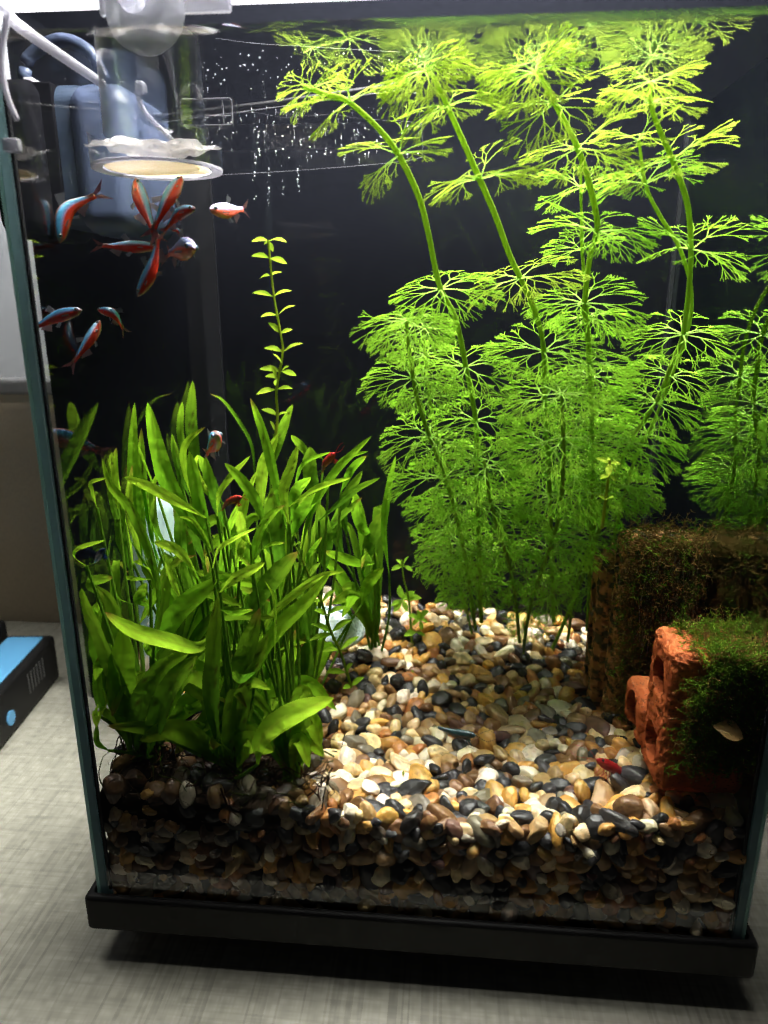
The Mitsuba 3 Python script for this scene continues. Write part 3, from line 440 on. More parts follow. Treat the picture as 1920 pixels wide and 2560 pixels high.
#  stem: label, pixel points from tip to foot, depth offset, whorls as (py, radius factor), stem radius
ST = [
 ('tall feathery plant with a bent tip, leftmost of the tall stems', [(760, 215), (815, 236), (868, 252), (949, 324), (1000, 393), (1047, 492), (1070, 579), (1099, 715), (1139, 796), (1165, 918), (1189, 1051), (1191, 1149), (1196, 1330), (1204, 1540)], -.010,
   [(222, .62, 2), (252, .95, 2), (393, .98, 2), (715, 1., 1), (918, 1., 1), (1051, 1.05, 1), (1149, 1., 0), (1260, 1., 0), (1390, .95, 0), (1470, .75, 0)], .0021),
 ('tall feathery plant with a straight slanting stem, second tall stem from the left', [(1062, 140), (1076, 168), (1116, 260), (1197, 443), (1238, 538), (1275, 640), (1301, 695), (1336, 773), (1359, 871), (1361, 1005), (1372, 1190), (1385, 1540)], -.004,
   [(150, .8, 2), (178, .85, 2), (260, 1., 2), (443, 1., 2), (695, 1.05, 2), (871, 1.1, 1), (1005, 1.1, 1), (1110, 1.1, 0), (1240, 1., 0), (1380, .95, 0), (1480, .75, 0)], .0021),
 ('tall feathery plant with the largest bright crown, third tall stem from the left', [(1338, 140), (1348, 168), (1385, 255), (1449, 382), (1490, 532), (1490, 585), (1475, 640), (1461, 767), (1469, 831), (1472, 900), (1478, 1010), (1480, 1250), (1470, 1560)], .002,
   [(148, .9, 2), (185, .9, 2), (255, 1.05, 2), (382, 1.1, 2), (585, 1.05, 1), (767, 1.1, 1), (900, 1., 1), (1010, 1., 0), (1110, 1., 0), (1230, 1., 0), (1350, .9, 0), (1460, .75, 0)], .0021),
 ('thin feathery stem standing behind the third tall plant', [(1452, 405), (1452, 480), (1454, 560), (1455, 625), (1470, 800), (1482, 960), (1490, 1200), (1486, 1540)], .045,
   [(470, .85, 1), (625, .8, 1), (790, .8, 0), (930, .9, 0), (1060, .9, 0), (1180, .9, 0)], .0014),
 ('tall feathery plant curving out to the right, rightmost tall stem', [(1625, 205), (1631, 278), (1683, 405), (1718, 509), (1727, 613), (1724, 700), (1707, 837), (1675, 920), (1643, 999), (1573, 1109), (1539, 1190), (1480, 1380), (1400, 1580), (1359, 1650)], .004,
   [(215, .85, 2), (250, .9, 2), (405, 1.1, 2), (613, 1., 1), (837, 1.1, 1), (999, 1.05, 0), (1109, 1.05, 0), (1210, .9, 0), (1330, .7, 0)], .0020),
 ('thin feathery stem crossing the rightmost tall plant', [(1597, 350), (1614, 463), (1649, 538), (1701, 625), (1730, 744), (1712, 854), (1678, 941), (1640, 1040), (1570, 1200), (1500, 1500)], .012,
   [(352, .8, 2), (463, 1., 1), (945, 1., 1), (1090, .9, 0), (1220, .9, 0)], .0015),
 ('short feathery plant with a dense rosette top at the left of the thicket', [(1018, 800), (1018, 831), (1032, 941), (1047, 1010), (1073, 1088), (1113, 1193), (1134, 1265), (1165, 1400), (1190, 1560)], -.030,
   [(806, .85, 1), (836, .8, 1), (941, .95, 1), (1088, 1., 1), (1193, 1.1, 0), (1275, 1.1, 0), (1370, 1., 0), (1460, .8, 0)], .0016),
 ('short feathery stem half hidden behind the dense rosette plant', [(1061, 820), (1061, 854), (1073, 987), (1100, 1120), (1150, 1300), (1185, 1540)], .036, [(826, .75, 1), (880, .8, 1), (1000, .8, 0), (1120, .9, 0), (1240, .9, 0), (1360, .9, 0)], .0013),
 ('bushy feathery plant in the middle of the thicket', [(1404, 985), (1408, 1097), (1408, 1152), (1395, 1300), (1330, 1500), (1310, 1600)], -.040, [(995, .9, 1), (1097, 1.15, 1), (1160, 1.15, 0), (1240, 1.1, 0), (1330, 1., 0), (1430, .8, 0), (1510, .6, 0)], .0016),
 ('low feathery plant at the front of the thicket above the gravel', [(1210, 1150), (1230, 1270), (1262, 1370), (1285, 1470), (1300, 1590)], -.046, [(1165, .95, 0), (1250, 1.1, 0), (1330, 1.05, 0), (1420, .85, 0)], .0015),
 ('low shaded feathery plant right of the thicket centre', [(1520, 1120), (1505, 1230), (1480, 1340), (1440, 1460), (1420, 1590)], .000, [(1135, .9, 0), (1240, 1., 0), (1340, .95, 0), (1430, .7, 0)], .0015),
 ('small feathery sprig at the foot of the thicket', [(1308, 1555), (1312, 1590), (1310, 1620)], -.022, [(1540, .4, 0), (1562, .5, 0)], .0010),
 ('low feathery plant at the left foot of the thicket', [(1120, 1310), (1130, 1400), (1160, 1500), (1180, 1570)], .004, [(1320, .9, 0), (1400, .85, 0), (1480, .6, 0)], .0013),
]
for si, (lab, pts, off, wh, sr) in enumerate(ST):
    t = thing('feathery_plant', lab, 'plant', 'feathery stem plants on the right'); n = len(pts) * 6
    P3 = np.array([spot(x, y, float(np.clip(dy(y) + off, .016, .196))) for x, y in pts]); P3[:, 2] = np.minimum(P3[:, 2], WZ - .002); P3[-1, 2] -= .004
    C3 = rx(P3, n); cp = px_of(C3); tg = unit(np.gradient(C3, axis=0))
    sr *= .64; sm = tube(C3, np.interp(np.linspace(0, 1, n), [0, .15, 1], [sr * .7, sr, sr * .9]), 8); f = np.clip((C3[:, 2] - .1) / .26, 0, 1)
    sc = (rgb(104, 138, 40)[None] * (1 - f[:, None]) + rgb(168, 196, 84)[None] * f[:, None]); sc = np.vstack([np.repeat(sc, 8, 0), sc[:1], sc[-1:]])
    add(t, 'stem', sm, 'm_stem', True, color=sc)
    for wi, (py, rf, ti) in enumerate(wh):
        i = int(np.argmin(np.abs(cp[:, 1] - py))); ax = unit(-tg[i] * .55 + np.array([0, -.24 if py > 640 else -.16, .55])); e1 = unit(np.cross(ax, [.3, .9, .1])); e2 = np.cross(ax, e1)
        r = np.random.default_rng(si * 50 + wi); nl = (7 if py > 1000 else 8) if py > 700 else 10 if py < 230 else 7; ph = r.uniform(0, 6); up = r.uniform(-.02, .10) if py > 640 else r.uniform(.04, .22)
        for l in range(nl):
            a = ph + (l + r.normal(0, .12)) * 2 * math.pi / nl; u = up + r.normal(0, .09 if py > 640 else .18); d = (math.cos(a) * e1 + math.sin(a) * e2) * math.cos(u) + ax * math.sin(u)
            zz = ax * math.cos(u) - (math.cos(a) * e1 + math.sin(a) * e2) * math.sin(u); sz = .0268 * rf * r.uniform(.85, 1.1) * (.92 if py < 500 else 1)
            p0 = C3[i] + d * sr * .6
            lim = (D - .004 - p0[1]) / max(d[1], 1e-6) if d[1] > 0 else (p0[1] - .008) / max(-d[1], 1e-6); sz = min(sz, max(lim, .012)); lim = (WZ - .003 - p0[2]) / max(d[2], 1e-6) if d[2] > 0 else 9
            if lim < sz: d = unit(d + [0, 0, -.35]); sz *= .92
            place_frond(t, FR[ti, int(r.integers(6)), 1 if (py < 640 and r.random() < .4) else 0], p0, d, zz + r.normal(0, .07, 3), sz)

# ------------------------------------------------------------------ small round-leaved stems
def oval(P0, P1, w, tint, seed):
    r = np.random.default_rng(seed); n = 9; mid = (P0 + P1) / 2 + np.array([0, 0, np.linalg.norm(P1 - P0) * .06]); p = rx([P0, mid, P1], n); t = unit(np.gradient(p, axis=0)); s = np.linspace(0, 1, n)
    side = unit(np.cross(t, unit(np.array([r.normal(0, .3), -.8, r.uniform(.6, 1.4)])))); nor = np.cross(side, t); hw = .5 * w * np.interp(s, [0, .1, .35, .6, .85, 1], [.1, .3, .95, 1, .55, .02]); a = np.linspace(-1, 1, 5)
    V = (p[:, None] + side[:, None] * (a[None] * hw[:, None])[..., None] + nor[:, None] * (.35 * np.abs(a)[None] * hw[:, None])[..., None]).reshape(-1, 3)
    i, j = np.meshgrid(np.arange(n - 1), np.arange(4), indexing='ij'); F = np.stack([i * 5 + j, i * 5 + j + 1, (i + 1) * 5 + j + 1, (i + 1) * 5 + j], -1).reshape(-1, 4)
    c = np.array(tint) * (.8 + .4 * meshkit.noise(V * 500, seed))[:, None]; c = np.where(np.tile(np.abs(a) < .1, n)[:, None], c * 1.15, c)
    return (V, F), np.clip(c, 0, .85)
YG, OG = rgb(172, 202, 62), rgb(120, 160, 40)
def small_stem(lab, Y, stem, pairs, tint, r0=.0008, w=.0036):
    t = thing('small_stem_plant', lab, 'plant'); S = np.array([spot(x, y, Y) for x, y in stem]); C3 = rx(S, 24)
    add(t, 'stem', tube(C3, np.linspace(r0 * .7, r0, 24), 6), 'm_stem', True, color=np.tile(tint * np.array([.62, .55, .5]), (24 * 6 + 2, 1)))
    for n, (x, y, *tips) in enumerate(pairs):
        p0 = spot(x, y, Y)
        for m, (tx, ty) in enumerate(tips):
            p1 = spot(tx, ty, Y + R.uniform(-.008, .006)); L = np.linalg.norm(p1 - p0); mesh, c = oval(p0, p1, min(w, L * .42), tint * R.uniform(.85, 1.15), n * 9 + m); add(t, 'leaf', mesh, 'm_leaf', True, color=c)
q = lambda x, y: (x / 1.728, 640 + y / 1.728)
small_stem('tall thin plant with small yellow green leaf pairs before the dark back', .115, [(671, 600), (675, 648), (685, 741), (702, 837), (707, 883), (691, 976), (694, 1039), (688, 1095)],
  [(671, 602, (628, 604), (717, 606), (683, 630), (660, 612)), (*q(1165, 10), q(1085, 0), q(1241, 35)), (*q(1168, 85), q(1122, 98), q(1220, 70)), (*q(1180, 175), q(1090, 160), q(1262, 150)), (*q(1200, 255), q(1126, 264), q(1277, 215)), (*q(1212, 335), q(1158, 288), q(1265, 318)),
   (*q(1222, 415), q(1140, 398), q(1310, 378)), (*q(1222, 470), q(1178, 423)), (*q(1215, 500), q(1120, 488), q(1282, 518), q(1250, 478)), (*q(1195, 530), q(1145, 520), q(1165, 470), q(1190, 560)), (*q(1195, 577), q(1108, 598), q(1264, 573)), (*q(1200, 690), q(1130, 662), q(1240, 675)), (*q(1188, 755), q(1166, 712))], YG)
q = lambda x, y: (520 + x / 3.456, 1360 + y / 3.456)
small_stem('slender plant with narrow pointed leaves before the pale stone', .085, [q(700, -80), q(830, 170), q(880, 290), q(960, 440), q(1000, 560), q(1060, 750), q(1140, 920), q(1200, 1110), q(1240, 1240)],
  [(*q(750, 20), q(720, -30), q(800, -10)), (*q(830, 170), q(760, 60), q(942, 55), q(745, 205)), (*q(870, 290), q(972, 158), q(700, 345)), (*q(985, 500), q(918, 495), q(1105, 398)), (*q(1025, 610), q(918, 572), q(1205, 548)), (*q(1068, 760), q(890, 690), q(1250, 650)),
   (*q(1080, 780), q(878, 832), q(1085, 840)), (*q(1140, 920), q(985, 928), q(1305, 798)), (*q(1195, 1110), q(1018, 1105), q(1250, 1030)), (*q(1235, 1225), q(1165, 1250), q(1350, 1150))], OG, .0008, .0034)
small_stem('small fresh green plant with leaf tufts at the back edge of the gravel', .165, [(1004, 1400), (1010, 1450), (1022, 1500), (1030, 1610)],
  [(1008, 1415, (978, 1425), (1022, 1392), (1032, 1428), (990, 1398)), (1006, 1500, (978, 1515), (1000, 1462), (1038, 1478), (1055, 1495), (985, 1530), (1018, 1530)), (1050, 1550, (1020, 1540), (1042, 1525), (1072, 1528), (1070, 1556), (1030, 1562), (1055, 1575)), (1040, 1580, (1010, 1590), (1062, 1590))], rgb(150, 200, 60), .0008, .006)
small_stem('small yellow leaf tuft in the right side of the feathery thicket', .055, [(1524, 1150), (1520, 1200), (1505, 1320)], [(1524, 1158, (1490, 1146), (1520, 1142), (1553, 1160), (1538, 1180), (1520, 1192)), (1522, 1190, (1500, 1198), (1540, 1202)), (1514, 1250, (1495, 1240), (1535, 1244))], YG, .0008, .006)

# ------------------------------------------------------------------ porous bricks, moss
def porous(man, seed, amp, L=.0011):
    man = man.refine_to_length(L); m = tri(man); v = m.vertices; n = m.vertex_normals
    pit = meshkit.noise(v * 760, seed); big = meshkit.noise(v * 260, seed + 3)
    d = -amp * (np.clip((pit - .55) * 3.2, 0, 1) * .9 + np.clip((big - .62) * 4, 0, 1) * .9) + amp * .25 * (meshkit.fbm(v * 90, 2, seed) - .5)
    m.vertices = v + n * d[:, None]; return m
def cyl_x(y, z, ry, rz, x0=-.3, x1=.3): return m3.Manifold.cylinder(x1 - x0, 1, 1, 28).scale((rz, ry, 1)).rotate((0, 90, 0)).translate((x0, y, z))
def bar(x0, x1, y0, y1, z0, z1, r): return rbox(x0, x1, y0, y1, z0, z1, r, 16)
c_fl = spot(1634, 1978, .016); zb, xl = c_fl[2], c_fl[0]
ztop = spot(1665, 1606, .024)[2]; zlow = spot(1600, 1735, .05)[2]
t = thing('porous_brick', 'orange terracotta porous brick with round holes at the right front', 'brick')
b = bar(xl, .1438, .014, .044, zb, ztop, .0045) + bar(xl - .002, .1438, .038, .072, zb + .0045, zlow, .005)
hz = (ztop - zb)
b = b - cyl_x(.0285, zb + .73 * hz, .0080, .0085) - cyl_x(.0285, zb + .25 * hz, .0085, .0090) - cyl_x(.0560, zb + .50 * (zlow - zb), .0090, .0115)
add(t, '', porous(b, 5, .0010), 'm_brick', True)
t = thing('mossy_brick', 'tall dark brown porous brick overgrown with moss at the right back', 'brick')
pl = spot(1560, 1340, .098); zt = pl[2]; xl2 = pl[0]; zb2 = float(hgt(.12, .11)) - .008
b = bar(xl2, .143, .096, .117, zb2, zt, .006) + bar(xl2 - .006, .143, .114, .142, zb2, zt - .020, .006)
for zz in (.2, .42, .64, .86): b = b - cyl_x(.1065, zb2 + zz * (zt - zb2), .0035, .0055, -.3, .118)
for zz in (.15, .45, .72): b = b - cyl_x(.128, zb2 + zz * (zt - .02 - zb2), .006, .0085)
add(t, '', porous(b, 9, .0010), 'm_brick_old', True)
def strand(p, d, L, w, r, c, down=0.0):
    n = 6; q = [p]; dd = d
    for _ in range(n - 1): dd = unit(dd + r.normal(0, .35, 3) + [0, 0, -down]); q.append(q[-1] + dd * L / (n - 1))
    q = np.array(q); s = unit(np.cross(np.gradient(q, axis=0), unit(r.normal(size=3)))); hw = w * np.array([.6, 1, 1, .8, .6, .2])[:, None]
    V = [np.stack([q - s * hw, q + s * hw], 1).reshape(-1, 3)]; i = np.arange(n - 1) * 2; F = [np.vstack([np.stack([i, i + 1, i + 3], 1), np.stack([i, i + 3, i + 2], 1)])]; o = 2 * n
    for k in range(1, n):                                              # leaflets
        for sg in (-1, 1):
            b0 = q[k]; e = b0 + (s[k] * sg * r.uniform(.6, 1.2) + unit(q[k] - q[k - 1]) * .8 + r.normal(0, .25, 3)) * L * .16; V.append(np.array([b0, b0 + (q[k] - q[k - 1]) * .30, e])); F.append(np.array([[o, o + 1, o + 2]])); o += 3
    V = np.vstack(V); return V, np.vstack(F), np.tile(c * r.uniform(.6, 1.3), (len(V), 1))
r = np.random.default_rng(77); ms = []
G1, G2, G3 = rgb(70, 98, 26), rgb(96, 124, 34), rgb(100, 78, 42)
for n in range(3000):                                                  # over the front and top of the orange brick
    x = xl + .0085 + (r.random() ** .9) * (.144 - xl - .0085); z = zb + .017 + (r.random()) * (ztop - zb - .015)
    if z > ztop - .012 and x < xl + .016: x += .012
    y = .0128 if r.random() < .7 else r.uniform(.014, .046); z = ztop if y > .013 else z
    ms.append(strand(np.array([x, y, z]), unit(np.array([r.normal(0, .8), -.55, r.normal(.1, .8)])), r.uniform(.004, .011), .00022, r, (G1, G2, G1, G3)[n % 4], .05))
for v_ in ms: v_[0][:, 1] = np.maximum(v_[0][:, 1], .0068 + (v_[0][:, 1] % .001))
m, c = merge(ms); labels['moss'] = dict(label='dark green moss covering the front of the orange porous brick', category='moss', kind='stuff'); used.add('moss'); scene['moss'] = mikit.ply(m, 'm_frond', False, color=c)
ms = []
for n in range(3600):                                                  # hanging on the tall brick
    x = xl2 + .004 + r.random() * (.144 - xl2 - .004); z = zb2 + r.random() ** .8 * (zt - zb2 + .002); y = .095 - r.random() * .006
    if r.random() < .22: y = r.uniform(.098, .140); z = zt - (.02 if y > .116 else 0)
    ms.append(strand(np.array([x, y, z]), unit(np.array([r.normal(0, .9), -.5, r.normal(-.2, .7)])), r.uniform(.005, .015), .00020, r, (G1, G3, rgb(92, 78, 40), G3)[n % 4] * 1.15, .16))
m, c = merge(ms); labels['moss_001'] = dict(label='brownish straggling moss hanging on the tall mossy brick', category='moss', kind='stuff'); used.add('moss_001'); scene['moss_001'] = mikit.ply(m, 'm_frond', False, color=c)
ms = []
for n in range(34):
    x = xl2 + .010 + r.random() * (.140 - xl2 - .01); z1 = zt - r.uniform(.004, .02); z0 = z1 - r.uniform(.02, .06)
    m = tube([(x, .0885, z1), (x + r.normal(0, .0012), .0878, (z0 + z1) / 2), (x + r.normal(0, .002), .0885, z0)], .00018, 4, False); ms.append(m)
M('m_thread', dict(type='principled', base_color=dict(type='rgb', value=[.85, .85, .80]), roughness=.2, specular=.8))
labels['thread'] = dict(label='fine pale threads tying the moss to the tall brick', category='thread', kind='stuff'); used.add('thread'); scene['thread'] = mikit.ply(cat(ms), 'm_thread', True)
t = thing('dead_leaf', 'small tan dead leaf lying on the moss of the orange brick', 'leaf')
p0 = spot(1822, 1838, .0060); m, c = oval(p0 + [-.0065, .0004, .0035], p0 + [.0058, 0, -.001], .0088, rgb(206, 170, 112), 3); add(t, '', m, 'm_leaf', True, color=c)

# ------------------------------------------------------------------ fish
TT = np.array([0, .03, .09, .18, .3, .45, .6, .75, .88, 1.0]); HH = np.array([.012, .045, .078, .105, .125, .130, .108, .074, .050, .052])
def tetra(lab, head, mid, tail, yh, ym, yt, up2, s=3.072, o=(100, 420), pale=0., tall=1.0, group=None):
    t = thing('tetra_fish', lab, 'fish', group); f = lambda p, Y: spot(o[0] + p[0] / s, o[1] + p[1] / s, Y)
    p = rx([f(head, yh), f(mid, ym), f(tail, yt)], 22); L = np.linalg.norm(np.diff(p, axis=0), axis=1).sum(); tg = unit(np.gradient(p, axis=0)); u = RGT * up2[0] - UPV * up2[1]; u = unit(u + FWD * (up2[2] if len(up2) > 2 else 0))
    up = unit(u - tg * (tg @ u)[:, None]); sd = np.cross(tg, up); s_ = np.linspace(0, 1, 22); h = np.interp(s_, TT, HH) * L * tall * .88; w = h * np.interp(s_, [0, .2, .6, 1], [.75, .62, .48, .22]); K = 18; a = np.arange(K) * 2 * np.pi / K
    belly = np.interp(s_, [0, .3, .7, 1], [1, 1.12, 1, 1])
    V = p[:, None] + up[:, None] * (np.cos(a)[None] * h[:, None] * np.where(np.cos(a) < 0, belly[:, None], 1.0))[..., None] + sd[:, None] * (np.sin(a)[None] * w[:, None])[..., None]
    Cv = np.tile(np.cos(a)[None], (22, 1)); S = np.tile(s_[:, None], (1, K)); c = np.empty((22, K, 3)); sm = lambda x, e0, e1: np.clip((x - e0) / (e1 - e0), 0, 1)[..., None]
    back, blue, red, silver = rgb(116, 70, 54), rgb(84, 190, 255), rgb(236, 52, 32), rgb(206, 160, 140)
    c[:] = back; m_ = sm(Cv, .84, .74) * sm(S, .03, .06) * sm(S, .90, .82); c = c * (1 - m_) + blue * m_
    m_ = sm(Cv, .20, .08); lower = red * np.ones_like(c); c = c * (1 - m_) + lower * m_
    m_ = sm(Cv, -.7, -.95) * sm(S, .42, .25); c = c * (1 - m_) + silver * m_
    m_ = sm(S, .10, .05); c = c * (1 - m_ * .7) + rgb(120, 110, 110) * m_ * .7
    if pale: c = c * (1 - pale) + pale * np.where(Cv[..., None] > .1, rgb(168, 164, 214), rgb(226, 120, 98))
    c = c * (.86 + .28 * meshkit.noise(V.reshape(-1, 3) * 2600, 2).reshape(22, K, 1))
    i, j = np.meshgrid(np.arange(21), np.arange(K), indexing='ij'); k = (j + 1) % K; F = np.stack([i * K + j, (i + 1) * K + j, (i + 1) * K + k, i * K + k], -1).reshape(-1, 4)
    V2 = np.vstack([V.reshape(-1, 3), p[:1] - tg[:1] * L * .012, p[-1:]]); C2 = np.vstack([c.reshape(-1, 3), c[0, :1], c[-1, :1]]); j = np.arange(K); k = (j + 1) % K
    F = np.vstack([F[:, [0, 1, 2]], F[:, [0, 2, 3]], np.stack([j * 0 + 22 * K, j, k], 1), np.stack([j * 0 + 22 * K + 1, 21 * K + k, 21 * K + j], 1)])
    add(t, 'body', (V2, F), 'm_fish', True, color=np.clip(C2, .005, .85))
    ey = int(22 * .095)
    for sg in (-1, 1):
        e0 = p[ey] + up[ey] * h[ey] * .22 + sd[ey] * sg * w[ey] * .86; e = trimesh.creation.icosphere(2, h[ey] * .40); dv = e.vertices @ (sd[ey] * sg) / (h[ey] * .40)
        ec = np.where((dv > .72)[:, None], rgb(12, 12, 16), np.where((dv > .60)[:, None], rgb(200, 210, 220), rgb(70, 90, 120))); e.apply_translation(e0); add(t, 'eye', e, 'm_fish', True, color=ec)
    def fin(nm, base, tips, cl, rows=5):
        n = len(base); v = []; base, tips = np.array(base), np.array(tips)
        for q in np.linspace(0, 1, rows): v.append(base * (1 - q) + tips * q)
        v = np.vstack(v); i, j = np.meshgrid(np.arange(rows - 1), np.arange(n - 1), indexing='ij'); F = np.stack([i * n + j, i * n + j + 1, (i + 1) * n + j + 1, (i + 1) * n + j], -1).reshape(-1, 4)
        add(t, nm, (v, F), 'm_fin', True, color=np.tile(cl, (len(v), 1)) * np.linspace(1, .75, rows).repeat(n)[:, None])
    gl = rgb(190, 190, 200); e = p[-1]; te, ue = tg[-1], up[-1]; se = sd[-1]
    for sg in (-1, 1):
        fin('tail_fin', [e + ue * sg * h[-1] * q for q in (0, .5, .9)], [e + te * L * (.10 + .12 * q) + ue * sg * L * (.02 + .13 * q) + se * L * .02 * sg for q in (0, .5, 1)], (red * .5 + gl * .3))
    d = 10; fin('dorsal_fin', [p[d + k] + up[d + k] * h[d + k] * .96 for k in range(3)], [p[d + k] + up[d + k] * (h[d + k] + L * (.13 - .03 * k)) + tg[d] * L * .10 for k in range(3)], gl)
    d = 13; fin('anal_fin', [p[d + k] - up[d + k] * h[d + k] * .94 for k in range(5)], [p[d + k] - up[d + k] * (h[d + k] + L * (.12 - .022 * k)) + tg[d] * L * .05 for k in range(5)], gl * .6 + red * .3)
    for sg in (-1, 1):
        d = 9; fin('pelvic_fin', [p[d + k] - up[d + k] * h[d + k] * 1.02 + sd[d] * sg * w[d] * .3 for k in range(2)], [p[d + k] - up[d + k] * (h[d + k] + L * (.08 - .02 * k)) + tg[d] * L * .07 + sd[d] * sg * L * .02 for k in range(2)], gl)
        d = 5; fin('pectoral_fin', [p[d] + sd[d] * sg * w[d] * .9 - up[d] * h[d] * q for q in (.3, .55)], [p[d] + sd[d] * sg * (w[d] + L * .05) - up[d] * h[d] * q + tg[d] * L * .09 for q in (.5, .75)], gl)
tetra('curved neon tetra diving head down at the far left below the ring', (155, 575), (205, 330), (425, 210), .030, .034, .042, (-.75, -.35, -.55))
tetra('neon tetra swimming head up to the left side of the food ring', (738, 78), (785, 260), (880, 500), .050, .045, .040, (.8, -.2, .25))
tetra('neon tetra diving straight down at the bottom of the feeding cluster', (752, 985), (858, 770), (908, 545), .034, .034, .038, (-.9, -.25, .1))
tetra('neon tetra pointing up and right to the food ring with broad blue stripe', (1090, 65), (985, 240), (875, 465), .052, .044, .040, (-.8, -.45, .0))
tetra('small neon tetra facing right below the food ring', (1195, 310), (1075, 345), (960, 475), .036, .038, .044, (-.25, -1, .0), tall=1.1)
tetra('half hidden neon tetra behind the facing right one in the cluster', (1010, 480), (1060, 480), (1098, 535), .060, .060, .058, (.4, -1, 0), tall=1.1)
tetra('horizontal neon tetra facing right across the cluster', (900, 608), (690, 600), (480, 597), .048, .046, .046, (0, -1, .1), tall=1.0)
tetra('pale pinkish tetra turned towards the glass at the right of the cluster', (1182, 615), (1090, 620), (990, 655), .030, .044, .058, (0, -1, .1), pale=.65, tall=1.15)
tetra('pale lavender tetra swimming alone to the right of the food ring', (1305, 318), (1430, 325), (1560, 318), .036, .046, .060, (0, -1, .1), pale=.6, tall=1.05)
tetra('neon tetra facing right at the left glass edge, highest of the lower three', (325, 1090), (130, 1140), (-60, 1235), .036, .036, .036, (-.2, -1, .0), tall=1.0)
tetra('small curved neon tetra facing left, rightmost of the lower three', (443, 1085), (565, 1120), (640, 1235), .040, .038, .042, (.4, -1, .0), tall=1.1)
tetra('slanting neon tetra with its tail low, lowest of the lower three', (462, 1170), (385, 1310), (258, 1490), .046, .040, .036, (-.7, -.6, .0), tall=1.0)
tetra('tiny neon tetra just above the leaf tips of the left plants', (942, 772), (925, 805), (893, 850), .080, .092, .105, (-.3, -1, .0), 1.728, (0, 640), tall=1.3)

# ------------------------------------------------------------------ shrimps
def shrimp(lab, pts, Y, c, up2=(0, -1), fat=1.0):
    t = thing('shrimp', lab, 'shrimp'); p = rx([spot(x, y, Y + k * .002) for k, (x, y) in enumerate(pts)], 30); L = np.linalg.norm(np.diff(p, axis=0), axis=1).sum(); tg = unit(np.gradient(p, axis=0)); u = unit(RGT * up2[0] - UPV * up2[1]); up = unit(u - tg * (tg @ u)[:, None]); sd = np.cross(tg, up)
    s = np.linspace(0, 1, 30); hh = np.interp(s, [0, .06, .2, .38, .6, .85, 1], [.012, .05, .088, .092, .078, .045, .025]) * L * fat * (1 + .09 * np.where(s > .4, np.abs(np.sin(s * 34)), 0)); col_ = lambda n: np.tile(c, (n, 1)) * R.uniform(.75, 1.2, (n, 1))
    a = np.arange(10) * 2 * np.pi / 10
    for nm, i0, i1 in (('carapace', 0, 13), ('abdomen', 12, 30)):
        V = (p[i0:i1, None] + up[i0:i1, None] * (np.cos(a)[None] * hh[i0:i1, None])[..., None] + sd[i0:i1, None] * (np.sin(a)[None] * hh[i0:i1, None] * .75)[..., None]).reshape(-1, 3); n = i1 - i0
        i, j = np.meshgrid(np.arange(n - 1), np.arange(10), indexing='ij'); k = (j + 1) % 10; F = np.stack([i * 10 + j, (i + 1) * 10 + j, (i + 1) * 10 + k, i * 10 + k], -1).reshape(-1, 4); add(t, nm, (V, F), 'm_fish', True, color=col_(len(V)))
    for k in (-1, 0, 1):
        e = p[-1]; d = tg[-1] * .16 * L; q = sd[-1] * L * .05; add(t, 'tail_fan', (np.array([e, e + d * .7 + q * (k * 1.6 - .5), e + d + q * k * 1.8, e + d * .7 + q * (k * 1.6 + .5)]), np.array([[0, 1, 2, 3]])), 'm_fin', False, color=col_(4))
    for k in range(6):
        i = 5 + k; b = p[i] - up[i] * hh[i] * .8; q = sd[i] * (.05 * L) * (1 if k % 2 else -1); m = tube([b, b - up[i] * L * .09 + q, b - up[i] * L * .17 + q * 1.2 - tg[i] * L * .05], .00016, 4, False); add(t, 'leg', m, 'm_stem', True, color=col_(len(m.vertices)))
    for k in (-1, 1):
        m = tube(rx([p[0], p[0] - tg[0] * L * .3 + up[0] * L * .1 * k + sd[0] * L * .1 * k, p[0] - tg[0] * L * .55 + up[0] * L * .05 * k], 8), np.linspace(.00015, .00006, 8), 4, False); add(t, 'antenna', m, 'm_stem', True, color=col_(len(m.vertices)))
        e = trimesh.creation.icosphere(1, L * .022); e.apply_translation(p[3] + sd[3] * hh[3] * .7 * k + up[3] * hh[3] * .6); add(t, 'eye', e, 'm_black', True)
RED = rgb(132, 22, 24)
shrimp('red shrimp lying on the gravel at the foot of the orange brick', [(1490, 1898), (1530, 1918), (1560, 1940), (1582, 1965)], .042, RED)
shrimp('red shrimp perched high on a right hand leaf tip of the left clump', [(838, 1132), (826, 1144), (812, 1160), (806, 1178)], .115, RED, (-.6, -.8), 1.5)
shrimp('red brown shrimp clinging to a leaf in the middle of the left clump', [(605, 1243), (588, 1247), (570, 1256), (556, 1272)], .040, rgb(150, 40, 34), (-.3, -1), 1.2)
shrimp('dark teal shrimp resting on the pale pebbles in the middle', [(1190, 1838), (1160, 1836), (1130, 1830), (1095, 1818)], .050, rgb(20, 40, 44), (0, -1), 1.25)
shrimp('dark blue shrimp in the shade of the left leaves', [(262, 1372), (252, 1385), (244, 1396), (236, 1406)], .030, rgb(24, 40, 84), (-.5, -.8), 1.4)

